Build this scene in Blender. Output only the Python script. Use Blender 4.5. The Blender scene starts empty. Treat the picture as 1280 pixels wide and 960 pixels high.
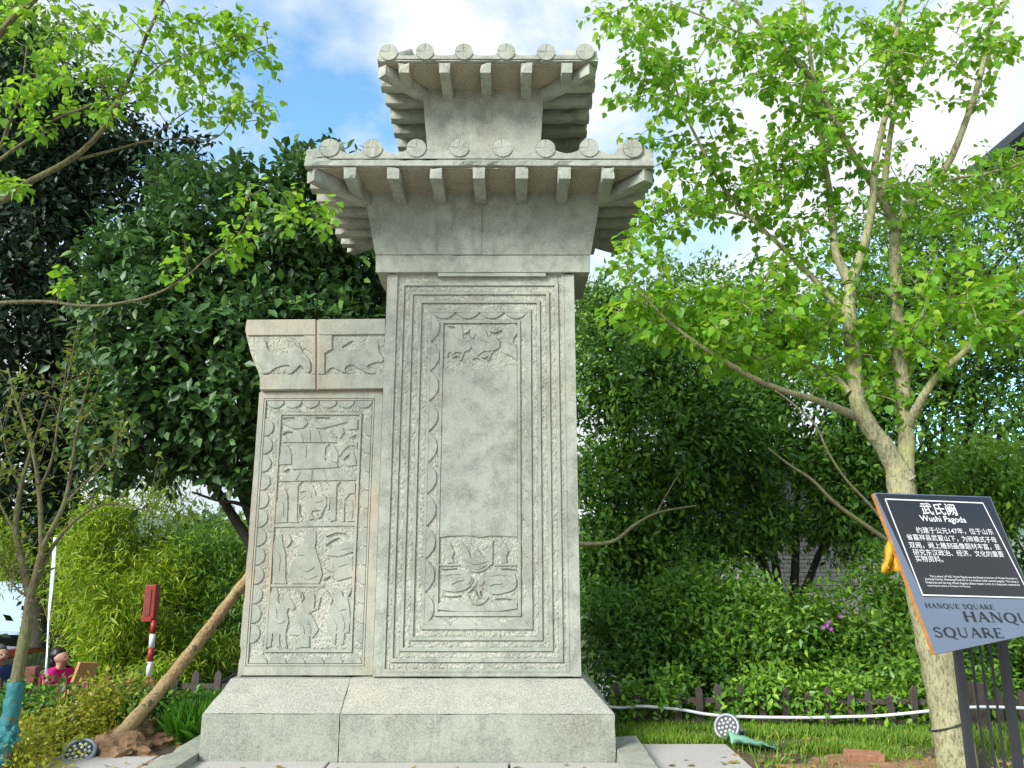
import bpy, bmesh, math, random
import numpy as np
from mathutils import Vector, Matrix, noise

# ------------------------------------------------------------------ camera, sky, sun, exposure
SC = bpy.context.scene
COL = SC.collection
R = math.radians
PITCH = R(12.4)
FPX = 967.0                       # focal length in pixels of the 1280 px wide photograph
EYE = 1.5
cam_d = bpy.data.cameras.new('camera')
cam_d.sensor_fit = 'HORIZONTAL'
cam_d.sensor_width = 36.0
cam_d.lens = FPX / 1280 * 36.0
cam_d.clip_start = 0.05
cam_d.clip_end = 3000
cam = bpy.data.objects.new('camera', cam_d)
COL.objects.link(cam)
cam.location = (0, 0, EYE)
cam.rotation_euler = (R(90) + PITCH, 0, 0)
SC.camera = cam

SUN_EL, SUN_AZ = R(33), R(-134)   # azimuth clockwise from +Y: behind the camera, to the left
world = bpy.data.worlds.new('World')
SC.world = world
world.use_nodes = True
wn, wl = world.node_tree.nodes, world.node_tree.links
wn.clear()
w_out = wn.new('ShaderNodeOutputWorld')
w_bg = wn.new('ShaderNodeBackground')
w_sky = wn.new('ShaderNodeTexSky')
w_sky.sky_type = 'NISHITA'
w_sky.sun_disc = False
w_sky.sun_elevation = SUN_EL
w_sky.sun_rotation = SUN_AZ
w_sky.air_density = 1.0
w_sky.dust_density = 0.4
w_sky.ozone_density = 1.0
w_tc = wn.new('ShaderNodeTexCoord')
w_map = wn.new('ShaderNodeMapping')
w_map.inputs['Scale'].default_value = (1.0, 1.0, 1.7)
w_map.inputs['Location'].default_value = (2.6, 6.3, 8.75)
w_n = wn.new('ShaderNodeTexNoise')
w_n.inputs['Scale'].default_value = 2.3
w_n.inputs['Detail'].default_value = 9
w_n.inputs['Roughness'].default_value = 0.56
w_n.inputs['Distortion'].default_value = 0.15
w_r = wn.new('ShaderNodeValToRGB')
w_r.color_ramp.elements[0].position = 0.385
w_r.color_ramp.elements[1].position = 0.52
w_n2 = wn.new('ShaderNodeTexNoise')
w_n2.inputs['Scale'].default_value = 5.0
w_n2.inputs['Detail'].default_value = 6
w_cr = wn.new('ShaderNodeValToRGB')
w_cr.color_ramp.elements[0].position = 0.3
w_cr.color_ramp.elements[0].color = (2.2, 2.6, 2.9, 1)
w_cr.color_ramp.elements[1].position = 0.65
w_cr.color_ramp.elements[1].color = (3.35, 3.45, 3.5, 1)
w_mix = wn.new('ShaderNodeMixRGB')
wl.new(w_tc.outputs['Generated'], w_map.inputs['Vector'])
wl.new(w_map.outputs['Vector'], w_n.inputs['Vector'])
wl.new(w_map.outputs['Vector'], w_n2.inputs['Vector'])
wl.new(w_n.outputs['Fac'], w_r.inputs['Fac'])
wl.new(w_n2.outputs['Fac'], w_cr.inputs['Fac'])
wl.new(w_r.outputs['Color'], w_mix.inputs['Fac'])
w_tint = wn.new('ShaderNodeMixRGB')
w_tint.blend_type = 'MULTIPLY'
w_tint.inputs['Fac'].default_value = 1.0
w_tint.inputs['Color2'].default_value = (0.78, 1.06, 1.08, 1)
wl.new(w_sky.outputs['Color'], w_tint.inputs['Color1'])
wl.new(w_tint.outputs['Color'], w_mix.inputs['Color1'])
wl.new(w_cr.outputs['Color'], w_mix.inputs['Color2'])
wl.new(w_mix.outputs['Color'], w_bg.inputs['Color'])
w_bg.inputs['Strength'].default_value = 0.14
wl.new(w_bg.outputs['Background'], w_out.inputs['Surface'])

sun_d = bpy.data.lights.new('sun', 'SUN')
sun_d.energy = 2.7
sun_d.angle = R(22)
sun_d.color = (1.0, 0.985, 0.965)
sun = bpy.data.objects.new('sun', sun_d)
COL.objects.link(sun)
sv = Vector((math.sin(SUN_AZ) * math.cos(SUN_EL), math.cos(SUN_AZ) * math.cos(SUN_EL), math.sin(SUN_EL)))
sun.rotation_euler = sv.to_track_quat('Z', 'Y').to_euler()
sun.location = sv * 40

SC.render.engine = 'CYCLES'
SC.view_settings.view_transform = 'Standard'
SC.view_settings.look = 'None'
SC.view_settings.gamma = 1.0
SC.view_settings.use_curve_mapping = False
SC.view_settings.exposure = 1.25
SC.cycles.use_denoising = True
SC.cycles.max_bounces = 5
SC.cycles.diffuse_bounces = 3
SC.cycles.glossy_bounces = 2
SC.cycles.transmission_bounces = 3
SC.cycles.caustics_reflective = False
SC.cycles.caustics_refractive = False

# ------------------------------------------------------------------ helpers
rng = np.random.default_rng(11)
random.seed(5)
cP, sP = math.cos(PITCH), math.sin(PITCH)

def ray(px, py):
    dx, dy = (px - 640) / FPX, (480 - py) / FPX
    return Vector((dx, cP - dy * sP, sP + dy * cP))

def at(px, py, Y):
    """world point at depth Y seen at photograph pixel (px, py)"""
    d = ray(px, py)
    return Vector((0, 0, EYE)) + d * (Y / d.y)

def onz(px, py, z=0.0):
    d = ray(px, py)
    return Vector((0, 0, EYE)) + d * ((z - EYE) / d.z)

def tag(o, label=None, cat=None, group=None, kind=None):
    if label: o['label'] = label
    if cat: o['category'] = cat
    if group: o['group'] = group
    if kind: o['kind'] = kind
    return o

def adopt(o, parent):
    if parent is not None:
        o.parent = parent
        o.matrix_parent_inverse = Matrix.Translation(parent.location).inverted() if parent.type == 'EMPTY' else Matrix.Identity(4)
    return o

def thing(name, label, cat, loc=(0, 0, 0), group=None):
    o = bpy.data.objects.new(name, None)
    o.empty_display_size = 0.1
    COL.objects.link(o)
    o.location = loc
    return tag(o, label, cat, group)

def link_mesh(name, me, mat, parent=None, smooth=False):
    if mat is not None:
        me.materials.append(mat)
    if smooth:
        me.polygons.foreach_set('use_smooth', np.ones(len(me.polygons), dtype=bool))
    o = bpy.data.objects.new(name, me)
    COL.objects.link(o)
    return adopt(o, parent)

def from_bm(name, bm, mat, parent=None, smooth=False):
    bmesh.ops.recalc_face_normals(bm, faces=bm.faces[:])
    me = bpy.data.meshes.new(name)
    bm.to_mesh(me)
    bm.free()
    return link_mesh(name, me, mat, parent, smooth)

def np_mesh(name, V, F):
    """V (n,3), F (m,k) with k = 3 or 4"""
    me = bpy.data.meshes.new(name)
    V = np.asarray(V, dtype=np.float32)
    F = np.asarray(F, dtype=np.int32)
    k = F.shape[1]
    me.vertices.add(len(V))
    me.vertices.foreach_set('co', V.ravel())
    me.loops.add(F.size)
    me.loops.foreach_set('vertex_index', F.ravel())
    me.polygons.add(len(F))
    me.polygons.foreach_set('loop_start', np.arange(0, F.size, k, dtype=np.int32))
    me.polygons.foreach_set('loop_total', np.full(len(F), k, dtype=np.int32))
    me.update(calc_edges=True)
    return me

class Tubes:
    def __init__(self): self.V, self.F, self.n = [], [], 0
    def add(self, pts, rad, sides=7, cap=True, rough=0.0):
        P = np.array([tuple(p) for p in pts], dtype=float)
        m = len(P)
        T = np.gradient(P, axis=0)
        T /= np.linalg.norm(T, axis=1)[:, None] + 1e-9
        ref = np.array([0.0, 1.0, 0.0]) if abs(T[0][1]) < 0.9 else np.array([1.0, 0, 0])
        a = np.linspace(0, 2 * np.pi, sides, endpoint=False)
        u = np.cross(ref, T[0]); u /= np.linalg.norm(u)
        for i in range(m):
            u = u - T[i] * np.dot(u, T[i]); u /= np.linalg.norm(u) + 1e-9
            v = np.cross(T[i], u)
            k_ = np.ones(sides)
            if rough:
                k_ = 1 + rough * np.array([noise.noise(Vector((3 * math.cos(q), 3 * math.sin(q), P[i][2] * 9))) + 0.7 * noise.noise(Vector((7 * math.cos(q), 7 * math.sin(q), P[i][2] * 22))) for q in a])
            self.V.append(P[i] + rad[i] * k_[:, None] * (np.cos(a)[:, None] * u + np.sin(a)[:, None] * v))
        b = self.n
        for i in range(m - 1):
            for j in range(sides):
                j2 = (j + 1) % sides
                self.F.append((b + i * sides + j, b + i * sides + j2, b + (i + 1) * sides + j2, b + (i + 1) * sides + j))
        if cap and sides % 2 == 0:
            for e in (0, m - 1):
                o = b + e * sides
                for q in range(sides // 2 - 1):
                    self.F.append((o + q, o + q + 1, o + sides - 2 - q, o + sides - 1 - q))
        self.n += m * sides
    def build(self, name, mat, parent=None, smooth=True):
        me = np_mesh(name, np.concatenate(self.V), self.F)
        return link_mesh(name, me, mat, parent, smooth)

def spline(pts, n=6):
    """Catmull-Rom through pts (list of tuples of any length)"""
    P = np.array([tuple(p) for p in pts], dtype=float)
    if len(P) < 3:
        t = np.linspace(0, 1, n + 1)[:, None]
        return P[0] * (1 - t) + P[-1] * t
    Q = np.vstack([2 * P[0] - P[1], P, 2 * P[-1] - P[-2]])
    out = []
    for i in range(1, len(Q) - 2):
        for t in np.linspace(0, 1, n, endpoint=False):
            p0, p1, p2, p3 = Q[i - 1], Q[i], Q[i + 1], Q[i + 2]
            out.append(0.5 * ((2 * p1) + (-p0 + p2) * t + (2 * p0 - 5 * p1 + 4 * p2 - p3) * t * t + (-p0 + 3 * p1 - 3 * p2 + p3) * t ** 3))
    out.append(P[-1])
    return np.array(out)

def box_bm(bm, lo, hi, bevel=0.0):
    x0, y0, z0 = lo; x1, y1, z1 = hi
    v = [bm.verts.new(p) for p in ((x0, y0, z0), (x1, y0, z0), (x1, y1, z0), (x0, y1, z0), (x0, y0, z1), (x1, y0, z1), (x1, y1, z1), (x0, y1, z1))]
    fs = [bm.faces.new([v[i] for i in q]) for q in ((0, 3, 2, 1), (4, 5, 6, 7), (0, 1, 5, 4), (1, 2, 6, 5), (2, 3, 7, 6), (3, 0, 4, 7))]
    if bevel:
        es = list({e for f in fs for e in f.edges})
        bmesh.ops.bevel(bm, geom=es, offset=bevel, segments=2, affect='EDGES', profile=0.6)
    return v

def box(name, lo, hi, mat, parent=None, bevel=0.0):
    bm = bmesh.new()
    box_bm(bm, lo, hi, bevel)
    return from_bm(name, bm, mat, parent)

def prism(name, poly, d, mat, parent=None, bevel=0.0):
    """poly: list of 3D points, extruded by vector d"""
    bm = bmesh.new()
    a = [bm.verts.new(p) for p in poly]
    b = [bm.verts.new(Vector(p) + Vector(d)) for p in poly]
    bm.faces.new(a); bm.faces.new(list(reversed(b)))
    n = len(a)
    for i in range(n):
        bm.faces.new((a[i], b[i], b[(i + 1) % n], a[(i + 1) % n]))
    if bevel:
        bmesh.ops.bevel(bm, geom=bm.edges[:], offset=bevel, segments=1, affect='EDGES')
    bmesh.ops.triangulate(bm, faces=[f for f in bm.faces if len(f.verts) > 4])
    return from_bm(name, bm, mat, parent)

def lathe(name, prof, mat, parent=None, axis=None, origin=(0, 0, 0), seg=24, smooth=True):
    """prof: list of (r, h); axis: direction of h"""
    q = Vector(axis or (0, 0, 1)).to_track_quat('Z', 'Y').to_matrix()
    V, F = [], []
    for r, h in prof:
        for k in range(seg):
            a = 2 * math.pi * k / seg
            V.append(tuple(q @ Vector((r * math.cos(a), r * math.sin(a), h)) + Vector(origin)))
    for i in range(len(prof) - 1):
        for k in range(seg):
            F.append((i * seg + k, i * seg + (k + 1) % seg, (i + 1) * seg + (k + 1) % seg, (i + 1) * seg + k))
    return link_mesh(name, np_mesh(name, V, F), mat, parent, smooth)

# ------------------------------------------------------------------ materials
class NT:
    def __init__(self, name):
        self.m = bpy.data.materials.new(name)
        self.m.use_nodes = True
        self.t = self.m.node_tree
        self.n, self.l = self.t.nodes, self.t.links
        self.p = self.n['Principled BSDF']
        self.out = self.n['Material Output']
        self.pos = self.n.new('ShaderNodeNewGeometry').outputs['Position']
    def map(self, scale=(1, 1, 1), rot=(0, 0, 0), loc=(0, 0, 0), vec=None):
        q = self.n.new('ShaderNodeMapping')
        q.inputs['Scale'].default_value = scale
        q.inputs['Rotation'].default_value = rot
        q.inputs['Location'].default_value = loc
        self.l.new(vec or self.pos, q.inputs['Vector'])
        return q.outputs['Vector']
    def noise(self, scale, detail=4, rough=0.55, vec=None, dist=0.0):
        q = self.n.new('ShaderNodeTexNoise')
        q.inputs['Scale'].default_value = scale
        q.inputs['Detail'].default_value = detail
        q.inputs['Roughness'].default_value = rough
        q.inputs['Distortion'].default_value = dist
        self.l.new(vec or self.pos, q.inputs['Vector'])
        return q.outputs['Fac']
    def voro(self, scale, vec=None, feature='F1'):
        q = self.n.new('ShaderNodeTexVoronoi')
        q.feature = feature
        q.inputs['Scale'].default_value = scale
        self.l.new(vec or self.pos, q.inputs['Vector'])
        return q.outputs['Distance']
    def ramp(self, fac, stops):
        q = self.n.new('ShaderNodeValToRGB')
        e = q.color_ramp.elements
        while len(e) < len(stops): e.new(0.5)
        for k, (p, c) in enumerate(stops):
            e[k].position = p
            e[k].color = (c, c, c, 1) if isinstance(c, (int, float)) else (*c, 1)
        self.l.new(fac, q.inputs['Fac'])
        return q.outputs['Color']
    def mix(self, fac, a, b, mode='MIX'):
        q = self.n.new('ShaderNodeMixRGB')
        q.blend_type = mode
        for s, v in ((q.inputs['Fac'], fac), (q.inputs['Color1'], a), (q.inputs['Color2'], b)):
            if hasattr(v, 'is_linked') or hasattr(v, 'links'): self.l.new(v, s)
            elif isinstance(v, (int, float)): s.default_value = v if s.type == 'VALUE' else (v, v, v, 1)
            else: s.default_value = (*v, 1)
        return q.outputs['Color']
    def math(self, op, a, b=0.5):
        q = self.n.new('ShaderNodeMath')
        q.operation = op
        for s, v in ((q.inputs[0], a), (q.inputs[1], b)):
            if isinstance(v, (int, float)): s.default_value = v
            else: self.l.new(v, s)
        return q.outputs[0]
    def bump(self, h, strength=0.4, dist=0.01, normal=None):
        q = self.n.new('ShaderNodeBump')
        q.inputs['Strength'].default_value = strength
        q.inputs['Distance'].default_value = dist
        self.l.new(h, q.inputs['Height'])
        if normal is not None: self.l.new(normal, q.inputs['Normal'])
        return q.outputs['Normal']
    def set(self, color=None, rough=0.8, normal=None, spec=0.3, metal=0.0):
        if color is not None:
            if isinstance(color, tuple): self.p.inputs['Base Color'].default_value = (*color, 1)
            else: self.l.new(color, self.p.inputs['Base Color'])
        if isinstance(rough, (int, float)): self.p.inputs['Roughness'].default_value = rough
        else: self.l.new(rough, self.p.inputs['Roughness'])
        self.p.inputs['Specular IOR Level'].default_value = spec
        self.p.inputs['Metallic'].default_value = metal
        if normal is not None: self.l.new(normal, self.p.inputs['Normal'])
        return self.m

def stone_mat(name, c1, c2, c3, streak=0.62, warm=0.25, chisel=0.0, grain=1.0, warmcol=(0.40, 0.29, 0.19)):
    t = NT(name)
    big = t.noise(1.6, 6, 0.6)
    mid = t.noise(7.0, 6, 0.65)
    fine = t.noise(90, 3, 0.6)
    col = t.mix(t.ramp(big, [(0.36, 0), (0.62, 1)]), c1, c2)
    col = t.mix(t.math('MULTIPLY', t.ramp(mid, [(0.45, 0), (0.66, 1)]), 0.85), col, c3)
    w = t.ramp(t.noise(0.9, 4, 0.6, vec=t.map(loc=(3.1, 1.7, 8.2))), [(0.52, 0), (0.70, 1)])
    col = t.mix(t.math('MULTIPLY', w, warm), col, warmcol)
    st = t.ramp(t.noise(1.0, 5, 0.6, vec=t.map(scale=(13, 13, 0.9))), [(0.54, 0), (0.66, 1)])
    st2 = t.ramp(t.noise(1.1, 3, 0.5), [(0.45, 0), (0.62, 1)])
    col = t.mix(t.math('MULTIPLY', t.math('MULTIPLY', st, st2), streak), col, (0.14, 0.145, 0.115))
    bl = t.ramp(t.noise(3.4, 5, 0.62, vec=t.map(scale=(1, 1, 0.7), loc=(1.2, 0, 4.4))), [(0.53, 0), (0.66, 1)])
    col = t.mix(t.math('MULTIPLY', bl, streak * 1.1), col, (0.17, 0.165, 0.12))
    pit = t.ramp(t.noise(34, 2, 0.5), [(0.66, 0), (0.76, 1)])
    col = t.mix(t.math('MULTIPLY', pit, 0.6), col, (0.17, 0.17, 0.14))
    col = t.mix(t.ramp(fine, [(0.35, 0.0), (0.72, 0.45)]), col, (0.54, 0.54, 0.47))
    h = t.math('ADD', t.math('MULTIPLY', fine, 0.35 * grain), t.math('MULTIPLY', mid, 0.8))
    nrm = t.bump(h, 0.55, 0.009)
    if chisel:
        cz = t.noise(1.0, 3, 0.6, vec=t.map(scale=(125, 125, 55), rot=(0, R(38), 0)), dist=0.5)
        cz2 = t.voro(120, vec=t.map(scale=(1, 1, 0.55), rot=(0, R(-30), 0)))
        nrm = t.bump(t.math('ADD', cz, t.math('MULTIPLY', cz2, 0.8)), chisel, 0.016, nrm)
        col = t.mix(t.ramp(cz, [(0.45, 0.0), (0.58, min(0.75, chisel))]), col, (0.66, 0.645, 0.53))
        col = t.mix(t.ramp(cz, [(0.38, min(0.8, chisel)), (0.47, 0.0)]), col, (0.15, 0.155, 0.13))
    return t.set(col, 0.88, nrm, 0.2)

G1, G2, G3 = (0.262, 0.28, 0.228), (0.37, 0.384, 0.316), (0.178, 0.195, 0.16)
M = {}
M['stone'] = stone_mat('pagoda_stone', G1, G2, G3)
M['stone_wing'] = stone_mat('wing_stone', (0.295, 0.298, 0.24), (0.37, 0.36, 0.285), (0.23, 0.242, 0.195), warm=0.6, streak=0.45, warmcol=(0.46, 0.31, 0.18))
M['chisel'] = stone_mat('chiselled_stone', (0.30, 0.31, 0.25), (0.37, 0.375, 0.30), (0.25, 0.26, 0.21), chisel=0.42, streak=0.35)
M['stone_mark'] = stone_mat('chisel_mark', (0.42, 0.425, 0.345), (0.49, 0.485, 0.40), (0.37, 0.375, 0.31), streak=0.25)
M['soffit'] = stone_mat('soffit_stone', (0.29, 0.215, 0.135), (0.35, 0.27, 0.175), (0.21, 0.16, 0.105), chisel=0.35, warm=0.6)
M['base_rough'] = stone_mat('dressed_stone', (0.22, 0.215, 0.175), (0.275, 0.265, 0.212), (0.175, 0.175, 0.145), chisel=0.30, streak=0.2)
M['base_dark'] = stone_mat('plinth_stone', (0.215, 0.235, 0.18), (0.29, 0.30, 0.235), (0.175, 0.19, 0.15), streak=0.75, warm=0.15)
M['mortar'] = NT('pink_mortar').set((0.50, 0.36, 0.27), 0.95)

def paving():
    t = NT('paving_stone')
    n = t.noise(3, 6, 0.65); f = t.noise(60, 4, 0.7)
    c = t.mix(n, (0.36, 0.345, 0.31), (0.48, 0.465, 0.42))
    c = t.mix(t.ramp(f, [(0.4, 0.0), (0.7, 0.5)]), c, (0.22, 0.20, 0.18))
    return t.set(c, 0.85, t.bump(f, 0.4, 0.006))
M['paving'] = paving()

def soil(name, a, b, c3):
    t = NT(name)
    n = t.noise(2.2, 6, 0.65); f = t.noise(28, 6, 0.7)
    c = t.mix(t.ramp(n, [(0.35, 0), (0.65, 1)]), a, b)
    c = t.mix(t.ramp(f, [(0.35, 0.0), (0.7, 0.7)]), c, c3)
    return t.set(c, 0.95, t.bump(f, 0.9, 0.03))
M['soil'] = soil('garden_soil', (0.11, 0.085, 0.05), (0.16, 0.12, 0.07), (0.07, 0.055, 0.035))
M['mound'] = soil('orange_soil', (0.30, 0.17, 0.085), (0.38, 0.24, 0.13), (0.20, 0.11, 0.055))
M['asphalt'] = soil('asphalt', (0.045, 0.045, 0.048), (0.06, 0.06, 0.06), (0.035, 0.035, 0.036))

def leaf_mat(name, dark, light, young=None, trans=0.35, rough=0.42, spec=0.5, yfrac=0.12):
    t = NT(name)
    g = t.n.new('ShaderNodeNewGeometry').outputs['Random Per Island']
    oi = t.n.new('ShaderNodeObjectInfo').outputs['Random']
    r = t.math('FRACT', t.math('ADD', g, oi))
    c = t.mix(r, dark, light)
    clump = t.ramp(t.noise(2.1, 3, 0.5), [(0.42, 0), (0.60, 1)])
    c = t.mix(t.math('MULTIPLY', clump, 0.6), c, tuple(1.15 * q for q in light))  # sunlit clumps painted in: noise patches of leaves mixed lighter
    if young:
        y = t.ramp(t.math('FRACT', t.math('MULTIPLY', r, 7.31)), [(1 - yfrac, 0), (1 - yfrac * 0.6, 1)])
        c = t.mix(y, c, young)
    t.set(c, rough, None, spec)
    tr = t.n.new('ShaderNodeBsdfTranslucent')
    tc = t.mix(0.5, c, young or light)
    t.l.new(tc, tr.inputs['Color'])
    ms = t.n.new('ShaderNodeMixShader')
    ms.inputs[0].default_value = trans
    t.l.new(t.p.outputs[0], ms.inputs[1]); t.l.new(tr.outputs[0], ms.inputs[2])
    t.l.new(ms.outputs[0], t.out.inputs['Surface'])
    return t.m
M['tallow_leaf'] = leaf_mat('tallow_leaf', (0.075, 0.23, 0.012), (0.18, 0.41, 0.02), (0.32, 0.50, 0.03), 0.55, 0.45, 0.4, 0.25)
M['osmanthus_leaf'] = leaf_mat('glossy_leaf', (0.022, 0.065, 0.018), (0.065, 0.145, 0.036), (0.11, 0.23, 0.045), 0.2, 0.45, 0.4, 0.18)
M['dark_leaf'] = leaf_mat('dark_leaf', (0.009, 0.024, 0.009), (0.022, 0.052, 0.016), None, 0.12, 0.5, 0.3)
M['evergreen_leaf'] = leaf_mat('evergreen_leaf', (0.022, 0.08, 0.016), (0.10, 0.23, 0.03), (0.20, 0.38, 0.04), 0.3, 0.45, 0.4, 0.25)
M['shrub_leaf'] = leaf_mat('shrub_leaf', (0.05, 0.15, 0.018), (0.16, 0.33, 0.03), (0.28, 0.46, 0.04), 0.33, 0.4, 0.5, 0.2)
M['bamboo_leaf'] = leaf_mat('bamboo_leaf', (0.10, 0.25, 0.012), (0.28, 0.44, 0.02), (0.44, 0.54, 0.04), 0.42, 0.45, 0.4, 0.3)
M['gold_leaf'] = leaf_mat('gold_leaf', (0.17, 0.24, 0.015), (0.36, 0.40, 0.025), (0.46, 0.40, 0.05), 0.3, 0.45, 0.4, 0.3)
M['sparse_leaf'] = leaf_mat('sparse_leaf', (0.07, 0.15, 0.02), (0.15, 0.25, 0.03), (0.28, 0.26, 0.05), 0.35, 0.5, 0.3, 0.2)
M['grass'] = leaf_mat('grass_blade', (0.06, 0.15, 0.012), (0.15, 0.28, 0.025), (0.28, 0.33, 0.05), 0.25, 0.5, 0.3, 0.2)
M['lush_grass'] = leaf_mat('lush_grass', (0.05, 0.16, 0.010), (0.10, 0.28, 0.02), None, 0.3, 0.5, 0.3)
M['far_leaf'] = leaf_mat('far_leaf', (0.10, 0.16, 0.07), (0.17, 0.25, 0.11), None, 0.2, 0.6, 0.2)  # distance haze put into the colour as a paler, greyer green

def bark(name, a, b, lich, sc=1.0):
    t = NT(name)
    n = t.noise(5 * sc, 6, 0.65); f = t.noise(1.0, 5, 0.7, vec=t.map(scale=(60 * sc, 60 * sc, 18 * sc)))
    c = t.mix(t.ramp(n, [(0.3, 0), (0.7, 1)]), a, b)
    c = t.mix(t.ramp(f, [(0.48, 0.0), (0.62, 0.85)]), c, (a[0] * 0.42, a[1] * 0.38, a[2] * 0.34))
    c = t.mix(t.ramp(t.noise(2.5 * sc, 4, 0.6), [(0.5, 0), (0.7, 0.7)]), c, lich)
    return t.set(c, 0.9, t.bump(t.math('ADD', f, t.math('MULTIPLY', n, 0.8)), 1.0, 0.014))
M['bark_pale'] = bark('pale_bark', (0.28, 0.265, 0.15), (0.39, 0.365, 0.21), (0.30, 0.33, 0.10))
M['bark_dark'] = bark('dark_bark', (0.05, 0.045, 0.035), (0.09, 0.08, 0.06), (0.07, 0.08, 0.04))
M['bark_twig'] = bark('twig_bark', (0.13, 0.115, 0.06), (0.19, 0.17, 0.09), (0.15, 0.17, 0.06))
M['wood'] = bark('peeled_wood', (0.34, 0.22, 0.10), (0.46, 0.33, 0.17), (0.40, 0.30, 0.15), 0.8)

def plain(name, col, rough=0.5, spec=0.4, metal=0.0, var=0.25, sc=14):
    t = NT(name)
    n = t.noise(sc, 5, 0.65)
    c = t.mix(t.ramp(n, [(0.3, 0.0), (0.75, 1.0)]), col, tuple(max(0.0, x * (1 - var)) for x in col))
    return t.set(c, t.ramp(n, [(0.2, max(0.05, rough - 0.08)), (0.8, min(1, rough + 0.1))]), t.bump(n, 0.1, 0.004), spec, metal)
M['fence_red'] = plain('red_fence_paint', (0.20, 0.055, 0.04), 0.6, var=0.5)
M['fence_grey'] = plain('grey_fence_paint', (0.085, 0.065, 0.055), 0.7, var=0.5)
M['white_pipe'] = plain('white_pipe', (0.72, 0.74, 0.74), 0.35)
M['white_paint'] = plain('white_paint', (0.75, 0.75, 0.73), 0.45)
M['red_paint'] = plain('red_paint', (0.34, 0.03, 0.02), 0.5, var=0.4)
M['black_metal'] = plain('black_metal', (0.022, 0.024, 0.028), 0.4, 0.5)
M['grey_metal'] = plain('grey_metal', (0.30, 0.33, 0.36), 0.45, 0.5, 0.2)
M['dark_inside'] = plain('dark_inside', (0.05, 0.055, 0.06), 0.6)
M['led'] = plain('led_lens', (0.80, 0.82, 0.78), 0.15, 0.7)
M['teal_wrap'] = plain('teal_wrap', (0.03, 0.20, 0.21), 0.6, var=0.5, sc=30)
M['white_strip'] = plain('white_strip', (0.72, 0.76, 0.80), 0.4, var=0.2)
M['yellow_cloth'] = plain('yellow_cloth', (0.62, 0.36, 0.02), 0.6, var=0.35)
M['rust'] = plain('rust_edge', (0.42, 0.17, 0.03), 0.7, var=0.5, sc=40)
M['green_plastic'] = plain('green_plastic', (0.20, 0.42, 0.30), 0.25, 0.6)
M['brick_red'] = plain('red_brick', (0.36, 0.17, 0.09), 0.9, var=0.45, sc=35)
M['car_white'] = plain('car_white', (0.72, 0.73, 0.74), 0.2, 0.6, var=0.05)
M['car_red'] = plain('car_red', (0.32, 0.03, 0.035), 0.2, 0.6, var=0.1)
M['car_silver'] = plain('car_silver', (0.55, 0.57, 0.60), 0.22, 0.6, 0.3, var=0.05)
M['glass'] = plain('dark_glass', (0.03, 0.04, 0.05), 0.06, 0.8, var=0.1)
M['rubber'] = plain('rubber', (0.02, 0.02, 0.02), 0.8)
M['skin'] = plain('skin', (0.48, 0.27, 0.18), 0.5, var=0.12)
M['hair'] = plain('black_hair', (0.012, 0.010, 0.010), 0.4, 0.5)
M['hair_grey'] = plain('grey_hair', (0.10, 0.095, 0.09), 0.6)
M['magenta'] = plain('magenta_cloth', (0.52, 0.012, 0.16), 0.8, 0.2, var=0.2)
M['navy'] = plain('navy_cloth', (0.022, 0.05, 0.13), 0.8, 0.2)
M['trouser'] = plain('dark_trousers', (0.03, 0.03, 0.035), 0.85, 0.2)
M['tan_board'] = plain('tan_board', (0.48, 0.24, 0.09), 0.7)
M['wall_white'] = plain('pale_render', (0.52, 0.55, 0.58), 0.8, var=0.2, sc=2)
M['wall_grey'] = plain('grey_render', (0.42, 0.42, 0.41), 0.85, var=0.25, sc=3)
M['roof_dark'] = plain('dark_roof', (0.045, 0.055, 0.065), 0.6, var=0.3, sc=6)
M['awning'] = plain('green_awning', (0.02, 0.30, 0.20), 0.5)
M['roof_blue'] = plain('pale_blue_roof', (0.42, 0.55, 0.68), 0.4, var=0.15, sc=4)
M['flower'] = plain('purple_flower', (0.42, 0.10, 0.42), 0.6)
M['brick_grey'] = plain('grey_brick', (0.24, 0.25, 0.23), 0.9, var=0.4, sc=12)
M['white_print'] = plain('white_print', (0.80, 0.80, 0.80), 0.4, var=0.02)
M['black_print'] = plain('black_print', (0.012, 0.012, 0.014), 0.35, var=0.02)
M['sign_black'] = plain('sign_black', (0.012, 0.014, 0.018), 0.14, 0.5, var=0.3, sc=5)
M['sign_grey'] = plain('sign_grey', (0.13, 0.165, 0.225), 0.2, 0.5, var=0.12, sc=5)

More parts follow.
